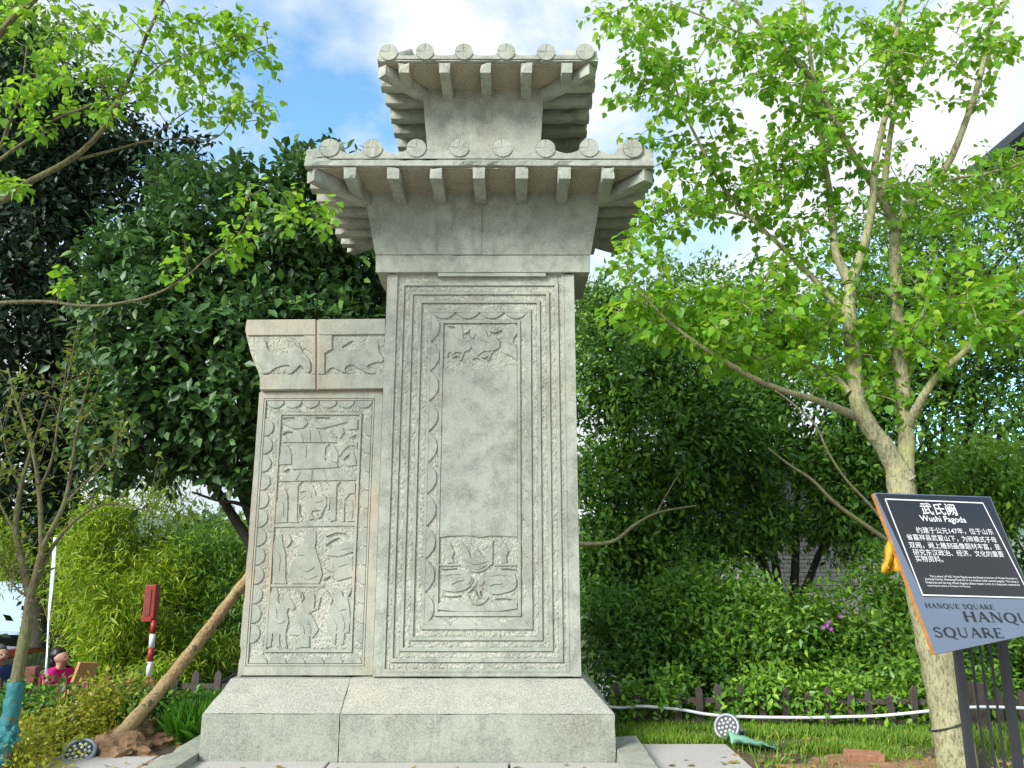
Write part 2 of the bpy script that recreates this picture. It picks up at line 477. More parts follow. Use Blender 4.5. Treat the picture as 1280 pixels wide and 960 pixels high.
# ------------------------------------------------------------------ ground, road, paving
def terrain_h(x, y):
    t = min(1.0, max(0.0, (y - 7.75) / 0.7))
    h = -1.15 * (t * t * (3 - 2 * t))
    if y < 9 and abs(x) < 12:
        h += 0.018 * noise.noise(Vector((x * 1.3, y * 1.3, 0)))
    return h - 0.012
def ground():
    xs = np.concatenate([[-900, -300, -100, -40, -20], np.linspace(-10, 10, 81), [20, 40, 100, 300, 900]])
    ys = np.concatenate([[-400, -100, -20], np.linspace(-4, 9, 66), [9.5, 11, 14, 20, 40, 100, 300, 1500]])
    V = [(x, y, terrain_h(x, y)) for y in ys for x in xs]
    nx = len(xs)
    F = [(j * nx + i, j * nx + i + 1, (j + 1) * nx + i + 1, (j + 1) * nx + i) for j in range(len(ys) - 1) for i in range(nx - 1)]
    t = NT('open_ground')
    sy = t.n.new('ShaderNodeSeparateXYZ'); t.l.new(t.pos, sy.inputs[0])
    n = t.noise(2.2, 6, 0.65); f = t.noise(28, 6, 0.7); g = t.noise(0.35, 6, 0.7)
    earth = t.mix(t.ramp(f, [(0.35, 0.0), (0.7, 0.7)]), t.mix(t.ramp(n, [(0.35, 0), (0.65, 1)]), (0.11, 0.085, 0.05), (0.16, 0.12, 0.07)), (0.07, 0.055, 0.035))
    turf = t.mix(t.ramp(g, [(0.3, 0), (0.7, 1)]), (0.05, 0.085, 0.025), (0.09, 0.13, 0.04))
    far = t.ramp(t.math('MULTIPLY', t.math('ADD', sy.outputs[1], t.math('MULTIPLY', g, 2.0)), 0.04), [(0.50, 0), (0.58, 1)])
    gm = t.set(t.mix(far, earth, turf), 0.95, t.bump(f, 0.9, 0.03))
    o = link_mesh('ground', np_mesh('ground', V, F), gm, None, True)
    tag(o, kind='structure')
ground()
tag(box('road', (-60, 8.6, -1.30), (60, 13.2, -1.14), M['asphalt']), kind='structure')

tag(box('bounce_plaza', (-40, -60, -0.2), (40, 2.88, 0.012), M['paving']), kind='structure')  # unseen light paving, added to bounce light up onto the eaves
def paving_area():
    # dressed slabs round the plinth, each with its own edges
    o = bpy.data.objects.new('pavement', None); COL.objects.link(o); tag(o, kind='structure')
    slabs = [(-2.62, -1.32, 5.1, 6.26), (-1.31, -0.02, 5.1, 6.04), (-0.01, 0.98, 5.1, 6.04), (0.995, 1.70, 5.05, 6.6), (-4.1, -2.63, 4.2, 6.22),
             (-2.62, -1.32, 3.9, 5.09), (-1.31, -0.02, 3.9, 5.09), (-0.01, 1.0, 3.9, 5.09), (1.01, 1.74, 3.9, 5.04), (-4.1, -2.63, 2.9, 4.19)]
    for k, (x0, x1, y0, y1) in enumerate(slabs):
        bm = bmesh.new()
        box_bm(bm, (x0, y0, -0.08), (x1 - 0.008, y1 - 0.008, 0.028 + 0.006 * random.random()), 0.008)
        from_bm('slab', bm, M['paving'], o)
paving_area()

# ------------------------------------------------------------------ stone pagoda
def stone(name, bottom, top, mat, parent, amp=0.004, chip=0.012, step=0.09, seed=0.0, edge=0.003):
    """hexahedral block: bottom and top are 4 points each, same order; edges worn and chipped"""
    bm = bmesh.new()
    a = [bm.verts.new(p) for p in bottom]; b = [bm.verts.new(p) for p in top]
    bm.faces.new(a); bm.faces.new(b)
    for i in range(4): bm.faces.new((a[i], a[(i + 1) % 4], b[(i + 1) % 4], b[i]))
    bmesh.ops.recalc_face_normals(bm, faces=bm.faces[:])
    dims = [max((a[0].co - a[1].co).length, (b[0].co - b[1].co).length), (a[1].co - a[2].co).length, (a[0].co - b[0].co).length]
    groups = [[(a[0], a[1]), (a[2], a[3]), (b[0], b[1]), (b[2], b[3])], [(a[1], a[2]), (a[3], a[0]), (b[1], b[2]), (b[3], b[0])], [(a[i], b[i]) for i in range(4)]]
    ecs = []
    for d, g in zip(dims, groups):
        es = [bm.edges.get(p) for p in g]
        ecs.append((es, max(1, min(48, int(d / step)))))
    for es, cuts in ecs:
        bmesh.ops.subdivide_edges(bm, edges=edge_ring(bm, es), cuts=cuts, use_grid_fill=True)
    bm.normal_update()
    mv = []
    for v in bm.verts:
        ns = [f.normal for f in v.link_faces]
        sharp = any(ns[0].dot(n) < 0.92 for n in ns[1:])
        p = v.co + Vector((seed, seed * 1.7, seed * 0.3))
        d = v.normal * (amp * noise.noise(p * 4.0))
        if sharp:
            c = max(0.0, noise.noise(p * 8.0) - 0.15)
            d -= v.normal * (edge + chip * c * 2.0)
        mv.append((v, d))
    for v, d in mv: v.co += d
    return from_bm(name, bm, mat, parent)

def edge_ring(bm, es):
    out, todo = set(es), list(es)
    while todo:
        e = todo.pop()
        for f in e.link_faces:
            if len(f.verts) != 4: continue
            for e2 in f.edges:
                if e2 not in out and not (set(e2.verts) & set(e.verts)):
                    out.add(e2); todo.append(e2)
    return list(out)

def rect4(x0, x1, y0, y1, z):
    return [(x0, y0, z), (x1, y0, z), (x1, y1, z), (x0, y1, z)]

PG = thing('stone_pagoda', 'tall carved grey stone pagoda with two tile-edged eaves and a lower side wing', 'pagoda', (-0.6, 6.7, 0))
SX0, SX1, SY0, SY1 = -1.09, 0.545, 6.40, 7.05          # main shaft
WX0, WX1, WY0, WY1 = -2.17, -1.094, 6.46, 7.0           # side wing
ZB, ZT = 0.556, 3.892
# plinth: two stones, each a vertical block with a splayed top
BX0, BXM, BX1, BY0, BY1 = -2.275, -1.262, 0.755, 6.05, 7.42
pl = stone('plinth_stone', rect4(BX0, BXM - 0.001, BY0 + 0.012, BY1, -0.25), rect4(BX0, BXM - 0.001, BY0 + 0.012, BY1, 0.354), M['base_dark'], PG, seed=1)
stone('splayed_top', rect4(BX0 + 0.002, BXM - 0.001, BY0 + 0.016, BY1 - 0.002, 0.3545), [(WX0 - 0.03, 6.40, ZB - 0.004), (BXM - 0.001, 6.40, ZB - 0.004), (BXM - 0.001, 7.1, ZB - 0.004), (WX0 - 0.03, 7.1, ZB - 0.004)], M['base_rough'], pl, seed=2)
pr = stone('plinth_stone', rect4(BXM + 0.001, BX1, BY0, BY1, -0.25), rect4(BXM + 0.001, BX1, BY0, BY1, 0.354), M['base_dark'], PG, seed=3)
stone('splayed_top', rect4(BXM + 0.001, BX1 - 0.002, BY0 + 0.006, BY1 - 0.002, 0.3545), [(BXM + 0.001, 6.375, ZB - 0.002), (SX1 + 0.012, 6.375, ZB - 0.002), (SX1 + 0.012, 7.1, ZB - 0.002), (BXM + 0.001, 7.1, ZB - 0.002)], M['base_rough'], pr, seed=4)
stone('footing_stone', rect4(BX1 + 0.004, 1.0, 5.5, 6.5, -0.2), rect4(BX1 + 0.004, 0.97, 5.5, 6.48, 0.118), M['base_dark'], PG, seed=5)
stone('footing_stone', rect4(-2.56, BX0 - 0.004, 5.6, 6.9, -0.2), rect4(-2.50, BX0 - 0.004, 5.62, 6.86, 0.09), M['base_dark'], PG, seed=6)
# shaft and wing
shaft = stone('shaft_stone', rect4(SX0, SX1, SY0, SY1, ZB), rect4(SX0 + 0.004, SX1 - 0.002, SY0, SY1, ZT), M['stone'], PG, amp=0.0012, chip=0.018, step=0.07, seed=7)
ZW = 2.85
wing = stone('wing_stone', rect4(WX0, WX1, WY0, WY1, ZB - 0.002), rect4(WX0 + 0.015, WX1, WY0, WY1, ZW), M['stone_wing'], PG, amp=0.0012, chip=0.02, step=0.06, seed=8)

def chaikin(poly, n=2):
    P = [np.array(p, float) for p in poly]
    for _ in range(n):
        Q = []
        for i in range(len(P)):
            a, b = P[i], P[(i + 1) % len(P)]
            Q += [a * 0.75 + b * 0.25, a * 0.25 + b * 0.75]
        P = Q
    return P

def face_poly(poly, reg, Y):
    ox, oy, s = reg
    if len(poly) > 4:                       # worn, slightly uneven outline
        Q = []
        for i in range(len(poly)):
            a, b = np.array(poly[i], float), np.array(poly[(i + 1) % len(poly)], float)
            m = max(1, int(np.linalg.norm(b - a) / s / 2.2))
            for k in range(m):
                p = a + (b - a) * k / m
                w = 0.0 if k == 0 else 0.35 * s
                Q.append((p[0] + w * noise.noise(Vector((p[0] / s * 0.8, p[1] / s * 0.8, 1.5))), p[1] + w * noise.noise(Vector((p[0] / s * 0.8, p[1] / s * 0.8, 9.5)))))
        poly = Q
    return [at(ox + x / s, oy + y / s, Y) for x, y in poly]

def relief(name, pts, y_back, y_front, mat, parent, inset=0.003):
    """prism on a face looking to -Y from world points (x, z), its rim chamfered"""
    bm = bmesh.new()
    vs = [bm.verts.new((p[0], y_back, p[2])) for p in pts]
    try:
        f = bm.faces.new(vs)
    except ValueError:
        bm.free(); return None
    bm.normal_update()
    if f.normal.y > 0: f.normal_flip()
    r = bmesh.ops.extrude_face_region(bm, geom=[f])
    nv = [g for g in r['geom'] if isinstance(g, bmesh.types.BMVert)]
    nf = [g for g in r['geom'] if isinstance(g, bmesh.types.BMFace)]
    for v in nv: v.co.y = y_front + inset * 0.7
    bm.faces.remove(f) if f.is_valid else None
    bm.normal_update()
    if inset:
        bmesh.ops.inset_individual(bm, faces=nf, thickness=inset, use_even_offset=False)
        for f2 in nf:
            for v in f2.verts: v.co.y = y_front
    bmesh.ops.triangulate(bm, faces=[q for q in bm.faces if len(q.verts) > 4], quad_method='BEAUTY', ngon_method='EAR_CLIP')
    me = bpy.data.meshes.new(name)
    bm.to_mesh(me); bm.free()
    return link_mesh(name, me, mat, parent)

def rect_relief(name, x0, x1, z0, z1, y_back, y_front, mat, parent, inset=0.002):
    return relief(name, [(x0, 0, z0), (x1, 0, z0), (x1, 0, z1), (x0, 0, z1)], y_back, y_front, mat, parent, inset)

def frame_relief(name, outer, inner, y_back, y_front, mat, parent):
    """four mitred strips between two rectangles (x0, x1, z0, z1)"""
    a0, a1, b0, b1 = outer; c0, c1, d0, d1 = inner
    for q in ([(a0, 0, b0), (a1, 0, b0), (c1, 0, d0), (c0, 0, d0)], [(a1, 0, b0), (a1, 0, b1), (c1, 0, d1), (c1, 0, d0)],
              [(a1, 0, b1), (a0, 0, b1), (c0, 0, d1), (c1, 0, d1)], [(a0, 0, b1), (a0, 0, b0), (c0, 0, d0), (c0, 0, d1)]):
        relief(name, q, y_back, y_front, mat, parent, 0.0022)

# ---- main face: six concentric ridges, five chiselled bands, one scalloped band, a central panel
YF = SY0
def fx(zx, py=726): return at(460 + zx / 3.4286, py, YF).x
def ztop(zy): return at(600, 320 + zy / 3.4286, YF).z
def zbot(zy): return at(600, 580 + zy / 3.4286, YF).z
Ls = [(76, 86), (106, 118), (146, 159), (188, 201), (233, 246), (290, 303)]
Rs = [(858, 846), (831, 815), (789, 775), (746, 732), (704, 690), (655, 642)]
Ts = [(64, 80), (117, 130), (155, 168), (192, 204), (232, 244), (277, 290)]
Bs = [(890, 878), (848, 832), (801, 786), (755, 740), (708, 692), (651, 633)]
rects = []
for k in range(6):
    o_ = (fx(Ls[k][0]), fx(Rs[k][0]), zbot(Bs[k][0]), ztop(Ts[k][0]))
    i_ = (fx(Ls[k][1]), fx(Rs[k][1]), zbot(Bs[k][1]), ztop(Ts[k][1]))
    rects.append((o_, i_))
YB, YR = YF + 0.002, YF - 0.020          # back of reliefs, raised surface
YG = YF - 0.004                          # chiselled ground
frame_relief('margin_strip', (SX0 + 0.004, SX1 - 0.004, ZB + 0.012, ZT - 0.01), rects[0][0], YB, YR + 0.003, M['stone'], shaft)
for k in range(6):
    if k: frame_relief('ridge_strip', rects[k][0], rects[k][1], YB, YR, M['stone'], shaft)
    if k < 5:
        frame_relief('chiselled_band', rects[k][1] if k else rects[0][0], rects[k + 1][0], YB, YG, M['chisel'], shaft)
# thin outer ridge inside the first band
frame_relief('ridge_strip', rects[0][0], rects[0][1], YG + 0.001, YR, M['stone'], shaft)
rect_relief('lintel_strip', at(548, 345, YF).x, at(682, 345, YF).x, ztop(62), ztop(94), YF - 0.002, YF - 0.045, M['stone'], shaft)
# scallops between ridge 5 and ridge 6
so, si = rects[4][1], rects[5][0]
def segment(cx, cz, half, depth, dx, dz, n=9):
    """circular-ish segment with its chord on the outer ridge, bulging along (dx, dz)"""
    out = []
    for k in range(n):
        t = -1 + 2 * k / (n - 1)
        d = depth * (1 - abs(t) ** 2.1)
        a = half * t
        out.append((cx + (a if dz else 0) + dx * d, 0, cz + (a if dx else 0) + dz * d))
    return out
wL, wR, hT, hB = si[0] - so[0], so[1] - si[1], so[3] - si[3], si[2] - so[2]
nV = 10
for k in range(nV):
    hv = (so[3] - so[2]) / nV / 2
    cz = so[2] + hv * (2 * k + 1)
    relief('scallop', segment(so[0], cz, hv * 0.99, wL * 0.9, 1, 0), YG + 0.001, YR + 0.002, M['stone'], shaft, 0.0025)
    relief('scallop', segment(so[1], cz, hv * 0.99, wR * 0.9, -1, 0), YG + 0.001, YR + 0.002, M['stone'], shaft, 0.0025)
nH = 4
for k in range(nH):
    hh = (so[1] - so[0]) / nH / 2
    cx = so[0] + hh * (2 * k + 1)
    relief('scallop', segment(cx, so[3], hh * 0.99, hT * 0.8, 0, -1), YG + 0.0005, YR + 0.0025, M['stone'], shaft, 0.0025)
    relief('scallop', segment(cx, so[2], hh * 0.99, hB * 0.8, 0, 1), YG + 0.0005, YR + 0.0025, M['stone'], shaft, 0.0025)
# centre panel: chiselled ends, plain field, carved riders above, vessel and fishes below
pn = rects[5][1]
rect_relief('panel_ground', pn[0], pn[1], pn[2], pn[3], YB, YG + 0.002, M['chisel'], shaft, 0.0)
fz1, fz0 = at(600, 461, YF).z, at(600, 671, YF).z
fld = []
nf_ = 16
for k in range(nf_ + 1):
    x = pn[0] + (pn[1] - pn[0]) * k / nf_
    fld.append((x, 0, fz0 + 0.02 * noise.noise(Vector((x * 9, 2.2, 0)))))
for k in range(nf_, -1, -1):
    x = pn[0] + (pn[1] - pn[0]) * k / nf_
    fld.append((x, 0, fz1 + 0.025 * noise.noise(Vector((x * 9, 7.2, 0)))))
relief('plain_field', fld, YG + 0.003, YR + 0.005, M['stone'], shaft, 0.006)
ZE, ZF = (530, 370, 8.533), (530, 660, 7.387)
E_polys = [
    ('carved_rider', [(225, 470), (270, 425), (240, 380), (300, 360), (340, 350), (360, 310), (400, 310), (410, 370), (420, 460), (520, 470), (530, 510), (480, 580), (430, 600), (400, 690), (380, 690), (410, 610), (340, 600), (310, 630), (270, 600), (250, 660), (235, 600), (240, 520)]),
    ('carved_rider', [(490, 370), (560, 330), (620, 320), (660, 370), (680, 440), (760, 450), (810, 470), (805, 550), (780, 570), (740, 590), (690, 690), (670, 680), (720, 590), (640, 590), (570, 640), (600, 680), (560, 660), (520, 680), (500, 640), (540, 590), (505, 560), (540, 470), (560, 400), (520, 460), (490, 440)]),
    ('carved_rider', [(770, 455), (830, 450), (850, 380), (880, 310), (960, 300), (995, 320), (995, 400), (955, 450), (950, 500), (990, 570), (990, 690), (940, 650), (860, 620), (815, 590), (825, 500)])]
F_polys = [
    ('carved_vessel', [(345, 290), (350, 130), (400, 190), (435, 280), (490, 180), (550, 280), (590, 180), (640, 115), (630, 330), (560, 390), (490, 410), (420, 400), (370, 350)]),
    ('carved_bud', [(240, 140), (280, 220), (260, 270), (275, 320), (215, 325), (200, 250), (190, 200)]),
    ('carved_bud', [(745, 135), (785, 210), (760, 260), (765, 320), (715, 325), (715, 270), (690, 230)]),
    ('carved_fish', [(150, 470), (200, 390), (370, 385), (430, 430), (460, 475), (430, 530), (375, 575), (290, 590), (200, 580), (155, 560)]),
    ('carved_fish', [(500, 460), (570, 405), (700, 392), (800, 392), (855, 450), (850, 560), (750, 600), (640, 615), (600, 595), (565, 565), (515, 545), (490, 520)]),
    ('carved_ring', [(390, 600), (410, 680), (490, 715), (560, 690), (600, 635), (585, 625), (550, 665), (490, 690), (430, 660), (410, 600)]),
    ('carved_ring', [(475, 470), (500, 480), (470, 540), (420, 590), (395, 592), (440, 545)]),
    ('carved_wave', [(120, 770), (130, 690), (200, 672), (330, 668), (400, 700), (480, 738), (580, 712), (620, 690), (740, 705), (860, 655), (860, 770)]),
    ('carved_rule', [(135, 333), (330, 333), (330, 348), (135, 348)]),
    ('carved_rule', [(645, 333), (868, 318), (868, 345), (645, 350)])]
for reg, polys in ((ZE, E_polys), (ZF, F_polys)):
    for nm, po in polys:
        p2 = chaikin(po, 1) if nm in ('carved_fish', 'carved_wave', 'carved_ring') else po
        relief(nm, face_poly(p2, reg, YF), YG + 0.003, YR + 0.004, M['stone'], shaft, 0.0018)

for po in ([(245, 520), (290, 478), (370, 462), (372, 482), (310, 492), (275, 512)], [(380, 420), (430, 440), (440, 480), (400, 530), (370, 470)], [(600, 500), (650, 485), (715, 500), (715, 522), (650, 515), (600, 540)], [(520, 470), (560, 480), (545, 530), (510, 525)]):
    relief('carved_fin', face_poly(chaikin(po, 1), ZF, YF), YR + 0.005, YR - 0.003, M['stone'], shaft, 0.002)
def chisel_marks(parent, y0, areas, pitch, mat, seed, height=0.0065):
    """short chisel ridges left standing on the sunk ground; areas: (x0, x1, z0, z1)"""
    r = np.random.default_rng(seed)
    V, F = [], []
    for x0, x1, z0, z1 in areas:
        n = int((x1 - x0) * (z1 - z0) / pitch ** 2)
        for _ in range(n):
            x, z = r.uniform(x0, x1), r.uniform(z0, z1)
            a = R(52) * (1 if noise.noise(Vector((x * 9, z * 9, seed))) > -0.05 else -1) + r.normal() * 0.35
            l, w = pitch * r.uniform(0.7, 1.35), pitch * r.uniform(0.16, 0.26)
            cx, cz, b = math.cos(a), math.sin(a), len(V)
            h = height * r.uniform(0.5, 1.2)
            for u, v, d in ((-l, -w, 0), (-l, w, 0), (l, -w, 0), (l, w, 0), (-l * 0.6, 0, h), (l * 0.6, 0, h)):
                V.append((min(max(x + u * cx - v * cz, x0), x1), y0 - d, min(max(z + u * cz + v * cx, z0), z1)))
            F += [(b, b + 2, b + 5), (b, b + 5, b + 4), (b + 1, b + 4, b + 5), (b + 1, b + 5, b + 3), (b, b + 4, b + 1), (b + 2, b + 3, b + 5)]
    o = link_mesh('chisel_marks', np_mesh('chisel_marks', V, F), mat, parent)
    o['kind'] = 'stuff'
    return o
def ring_areas(o_, i_):
    return [(o_[0], i_[0], o_[2], o_[3]), (i_[1], o_[1], o_[2], o_[3]), (i_[0], i_[1], o_[2], i_[2]), (i_[0], i_[1], i_[3], o_[3])]
for k in range(5):
    chisel_marks(shaft, YG, ring_areas(rects[k][1], rects[k + 1][0]), 0.0155, M['stone_mark'], 10 + k)
chisel_marks(shaft, YG + 0.002, [(pn[0], pn[1], fz1 - 0.02, pn[3]), (pn[0], pn[1], pn[2], fz0 + 0.02)], 0.0165, M['stone_mark'], 19)
# ---- wing face
YW = WY0
YWB, YWR, YWG = YW + 0.002, YW - 0.018, YW - 0.003
def wrect(l0, l1, r0, r1, t0, b0):
    x0 = 0.5 * (at(*l0, YW).x + at(*l1, YW).x); x1 = 0.5 * (at(*r0, YW).x + at(*r1, YW).x)
    return (x0, x1, at(400, b0, YW).z, at(400, t0, YW).z)
wo = wrect((332, 501), (307.5, 832), (467, 498), (457, 832), 499, 832)
wi = wrect((349, 517), (331, 815), (452, 515), (441, 815), 516, 815)
ins = lambda r, d: (r[0] + d, r[1] - d, r[2] + d, r[3] - d)
frame_relief('margin_strip', (WX0 + 0.02, WX1 - 0.004, ZB + 0.012, ZW - 0.006), ins(wo, -0.004), YWB, YWR, M['stone_wing'], wing)
frame_relief('ridge_strip', wo, ins(wo, 0.014), YWB, YWR, M['stone_wing'], wing)
frame_relief('chiselled_band', ins(wo, 0.018), ins(wi, -0.002), YWB, YWG, M['chisel'], wing)
frame_relief('ridge_strip', wi, ins(wi, 0.02), YWB, YWR, M['stone_wing'], wing)
win = ins(wi, 0.02)
rect_relief('panel_ground', win[0], win[1], win[2], win[3], YWB, YWG, M['chisel'], wing, 0.0)
sw = ins(wo, 0.018)
nS = 14
for k in range(nS):
    hv = (sw[3] - sw[2]) / nS / 2
    cz = sw[2] + hv * (2 * k + 1)
    if 0 < k < nS - 1 or True:
        for s, xx in ((1, sw[0]), (-1, sw[1])):
            arc = [(xx + s * hv * 0.97 * math.sin(a), 0, cz - hv * 0.97 * math.cos(a)) for a in np.linspace(0, math.pi, 11)]
            if k in (0, nS - 1): continue
            relief('scallop', arc, YWG + 0.001, YWR + 0.002, M['stone'], wing, 0.002)
nS2 = 6
for k in range(nS2):
    hh = (sw[1] - sw[0]) / nS2 / 2
    cx = sw[0] + hh * (2 * k + 1)
    for s, zz in ((1, sw[2]), (-1, sw[3])):
        arc = [(cx - hh * 0.97 * math.cos(a), 0, zz + s * hh * 0.8 * math.sin(a)) for a in np.linspace(0, math.pi, 11)]
        relief('scallop', arc, YWG + 0.001, YWR + 0.0025, M['stone'], wing, 0.002)
chisel_marks(wing, YWG, ring_areas(ins(wo, 0.018), ins(wi, -0.002)), 0.0155, M['stone_mark'], 31)
chisel_marks(wing, YWG, [win], 0.0165, M['stone_mark'], 32)
RB, RC, RD, R3 = (320, 490, 7.529), (310, 590, 7.529), (290, 710, 6.737), (280, 600, 3.69)
W_polys = [
    (RB, 'carved_roof', [(250, 475), (350, 400), (400, 355), (620, 355), (720, 440), (760, 475)]),
    (RB, 'carved_hall', [(350, 487), (690, 487), (655, 530), (650, 640), (685, 665), (770, 680), (770, 712), (345, 728)]),
    (RB, 'carved_figure', [(705, 520), (735, 500), (775, 580), (768, 670), (700, 650)]),
    (RB, 'carved_figure', [(222, 685), (228, 590), (270, 520), (300, 500), (320, 540), (338, 590), (336, 680)]),
    (RB, 'carved_roof', [(212, 842), (300, 780), (350, 740), (775, 725), (860, 770), (940, 830)]),
    (RB, 'carved_arch', [(785, 615), (830, 545), (880, 505), (930, 505), (950, 540), (955, 480), (900, 462), (840, 500), (790, 570)]),
    (RB, 'carved_figure', [(860, 700), (890, 560), (920, 560), (950, 690)]),
    (RB, 'carved_bird', [(255, 300), (340, 285), (400, 260), (460, 245), (490, 290), (450, 340), (360, 348)]),
    (RB, 'carved_beast', [(530, 290), (560, 255), (600, 300), (720, 285), (820, 245), (860, 285), (760, 310), (620, 345), (560, 340)]),
    (RB, 'carved_tablet', [(870, 270), (960, 260), (955, 350), (870, 355)]),
    (RB, 'carved_figure', [(745, 340), (820, 330), (830, 380), (790, 440), (745, 400)]),
    (RC, 'carved_pillar', [(395, 95), (510, 92), (475, 135), (465, 448), (480, 476), (388, 474)]),
    (RC, 'carved_pillar', [(780, 92), (872, 88), (838, 130), (828, 448), (775, 468)]),
    (RC, 'carved_rule', [(250, 520), (252, 486), (1010, 474), (1010, 506)]),
    (RC, 'carved_figure', [(262, 480), (270, 300), (320, 180), (350, 150), (375, 220), (378, 300), (372, 474)]),
    (RC, 'carved_horse', [(490, 190), (560, 110), (610, 120), (635, 180), (640, 225), (735, 230), (745, 300), (720, 350), (690, 420), (660, 440), (690, 360), (610, 365), (600, 400), (625, 440), (580, 450), (560, 380), (530, 330), (540, 250), (550, 180)]),
    (RC, 'carved_tail', [(750, 232), (776, 242), (766, 360), (750, 352)]),
    (RC, 'carved_figure', [(888, 466), (886, 262), (905, 180), (960, 105), (1012, 105), (1010, 200), (960, 205), (912, 262), (908, 466)]),
    (RC, 'carved_figure', [(938, 464), (945, 280), (975, 215), (1012, 215), (1012, 464)]),
    (R3, 'carved_figure', [(228, 478), (230, 300), (246, 252), (268, 250), (272, 290), (286, 340), (286, 455), (290, 478)]),
    (R3, 'carved_figure', [(315, 478), (302, 405), (350, 320), (385, 250), (425, 232), (425, 290), (420, 310), (440, 370), (455, 430), (440, 478)]),
    (R3, 'carved_bird', [(475, 348), (520, 300), (560, 285), (600, 295), (600, 330), (530, 352)]),
    (R3, 'carved_bird', [(470, 412), (520, 362), (595, 354), (595, 445), (520, 465), (510, 425)]),
    (R3, 'carved_rule', [(215, 492), (216, 481), (462, 481), (462, 492)]),
    (RD, 'carved_horse', [(320, 230), (345, 180), (385, 185), (395, 230), (385, 265), (400, 300), (440, 260), (495, 250), (535, 330), (520, 355), (480, 335), (465, 370), (480, 450), (460, 520), (455, 600), (470, 670), (440, 670), (420, 560), (400, 560), (405, 660), (375, 665), (345, 540), (330, 660), (296, 665), (304, 480), (308, 320)]),
    (RD, 'carved_figure', [(550, 370), (590, 300), (640, 240), (660, 195), (695, 215), (700, 280), (690, 330), (710, 350), (660, 375), (700, 440), (730, 520), (680, 590), (655, 570), (655, 665), (570, 665), (570, 565), (500, 560), (520, 460)]),
    (RD, 'carved_spear', [(735, 240), (752, 245), (728, 345), (712, 345)]),
    (RD, 'carved_spear', [(800, 185), (850, 260), (832, 320)]),
    (RD, 'carved_figure', [(800, 440), (830, 370), (815, 345), (860, 290), (870, 210), (900, 180), (930, 195), (935, 235), (975, 250), (990, 330), (1000, 430), (985, 540), (950, 550), (940, 640), (910, 640), (880, 540), (870, 640), (845, 630), (840, 550), (800, 520)])]
for reg, nm, po in W_polys:
    p2 = po
    relief(nm, face_poly(p2, reg, YW), YWG + 0.002, YWR + 0.003, M['stone'], wing, 0.0018)

def stroke(pts, reg, Y, y_back, y_front, w, parent):
    P = np.array([tuple(at(reg[0] + x / reg[2], reg[1] + y / reg[2], Y)) for x, y in (spline(pts, 4) if len(pts) > 2 else pts)])
    T_ = np.gradient(P, axis=0); T_ /= np.linalg.norm(T_, axis=1)[:, None] + 1e-9
    n_ = np.stack([-T_[:, 2], 0 * T_[:, 0], T_[:, 0]], 1)
    ww = w * np.sin(np.linspace(0.35, math.pi - 0.35, len(P)))[:, None]
    poly = [tuple(q) for q in P + n_ * ww] + [tuple(q) for q in (P - n_ * ww)[::-1]]
    relief('carved_line', poly, y_back, y_front, M['stone'], parent, 0.0)
W_strokes = [
    (RD, [(400, 300), (440, 330), (470, 360)]), (RD, [(330, 300), (370, 340), (380, 420)]), (RD, [(340, 440), (400, 460), (450, 440)]), (RD, [(600, 330), (640, 380), (660, 375)]), (RD, [(560, 450), (600, 500), (610, 550)]), (RD, [(640, 450), (660, 500), (665, 550)]),
    (RD, [(860, 300), (900, 350), (960, 340)]), (RD, [(850, 420), (880, 480), (880, 525)]), (RD, [(930, 400), (945, 470), (940, 530)]), (RD, [(590, 200), (600, 250), (585, 290)]), (RD, [(975, 240), (1000, 190), (1010, 175)]), (RD, [(540, 180), (575, 200), (580, 250)]),
    (R3, [(345, 345), (372, 345)]), (R3, [(340, 400), (380, 420), (420, 400)]), (R3, [(350, 440), (390, 455), (430, 440)]), (R3, [(240, 320), (258, 350), (255, 420)]), (R3, [(300, 250), (310, 280), (290, 310)]), (R3, [(470, 260), (520, 240), (560, 245)]), (R3, [(470, 300), (500, 275), (530, 265)]), (R3, [(540, 320), (575, 312), (598, 318)]), (R3, [(530, 400), (565, 385), (592, 395)]), (R3, [(460, 460), (490, 440), (505, 455)]),
    (RC, [(590, 250), (640, 280), (700, 270)]), (RC, [(560, 150), (590, 200), (600, 240)]), (RC, [(300, 260), (330, 300), (335, 420)]), (RC, [(980, 260), (985, 350), (980, 440)]), (RC, [(500, 420), (480, 380), (490, 300)]),
    (RB, [(430, 400), (450, 470)]), (RB, [(510, 360), (515, 470)]), (RB, [(590, 360), (620, 470)]), (RB, [(420, 750), (380, 830)]), (RB, [(530, 740), (525, 830)]), (RB, [(640, 735), (670, 825)]), (RB, [(740, 735), (810, 820)]), (RB, [(470, 500), (475, 560), (468, 620)]),
    (RB, [(250, 400), (290, 370), (340, 375)]), (RB, [(250, 250), (300, 235), (360, 240)]), (RB, [(560, 240), (620, 232), (690, 240)]), (RB, [(700, 360), (720, 400), (760, 430)]), (RB, [(860, 400), (900, 420), (940, 400)]), (RB, [(230, 720), (270, 740), (310, 720)]), (RB, [(820, 640), (850, 600), (880, 590)])]
for reg, pts in W_strokes:
    stroke(pts, reg, YW, YWG + 0.002, YWR - 0.002, 0.0048, wing)
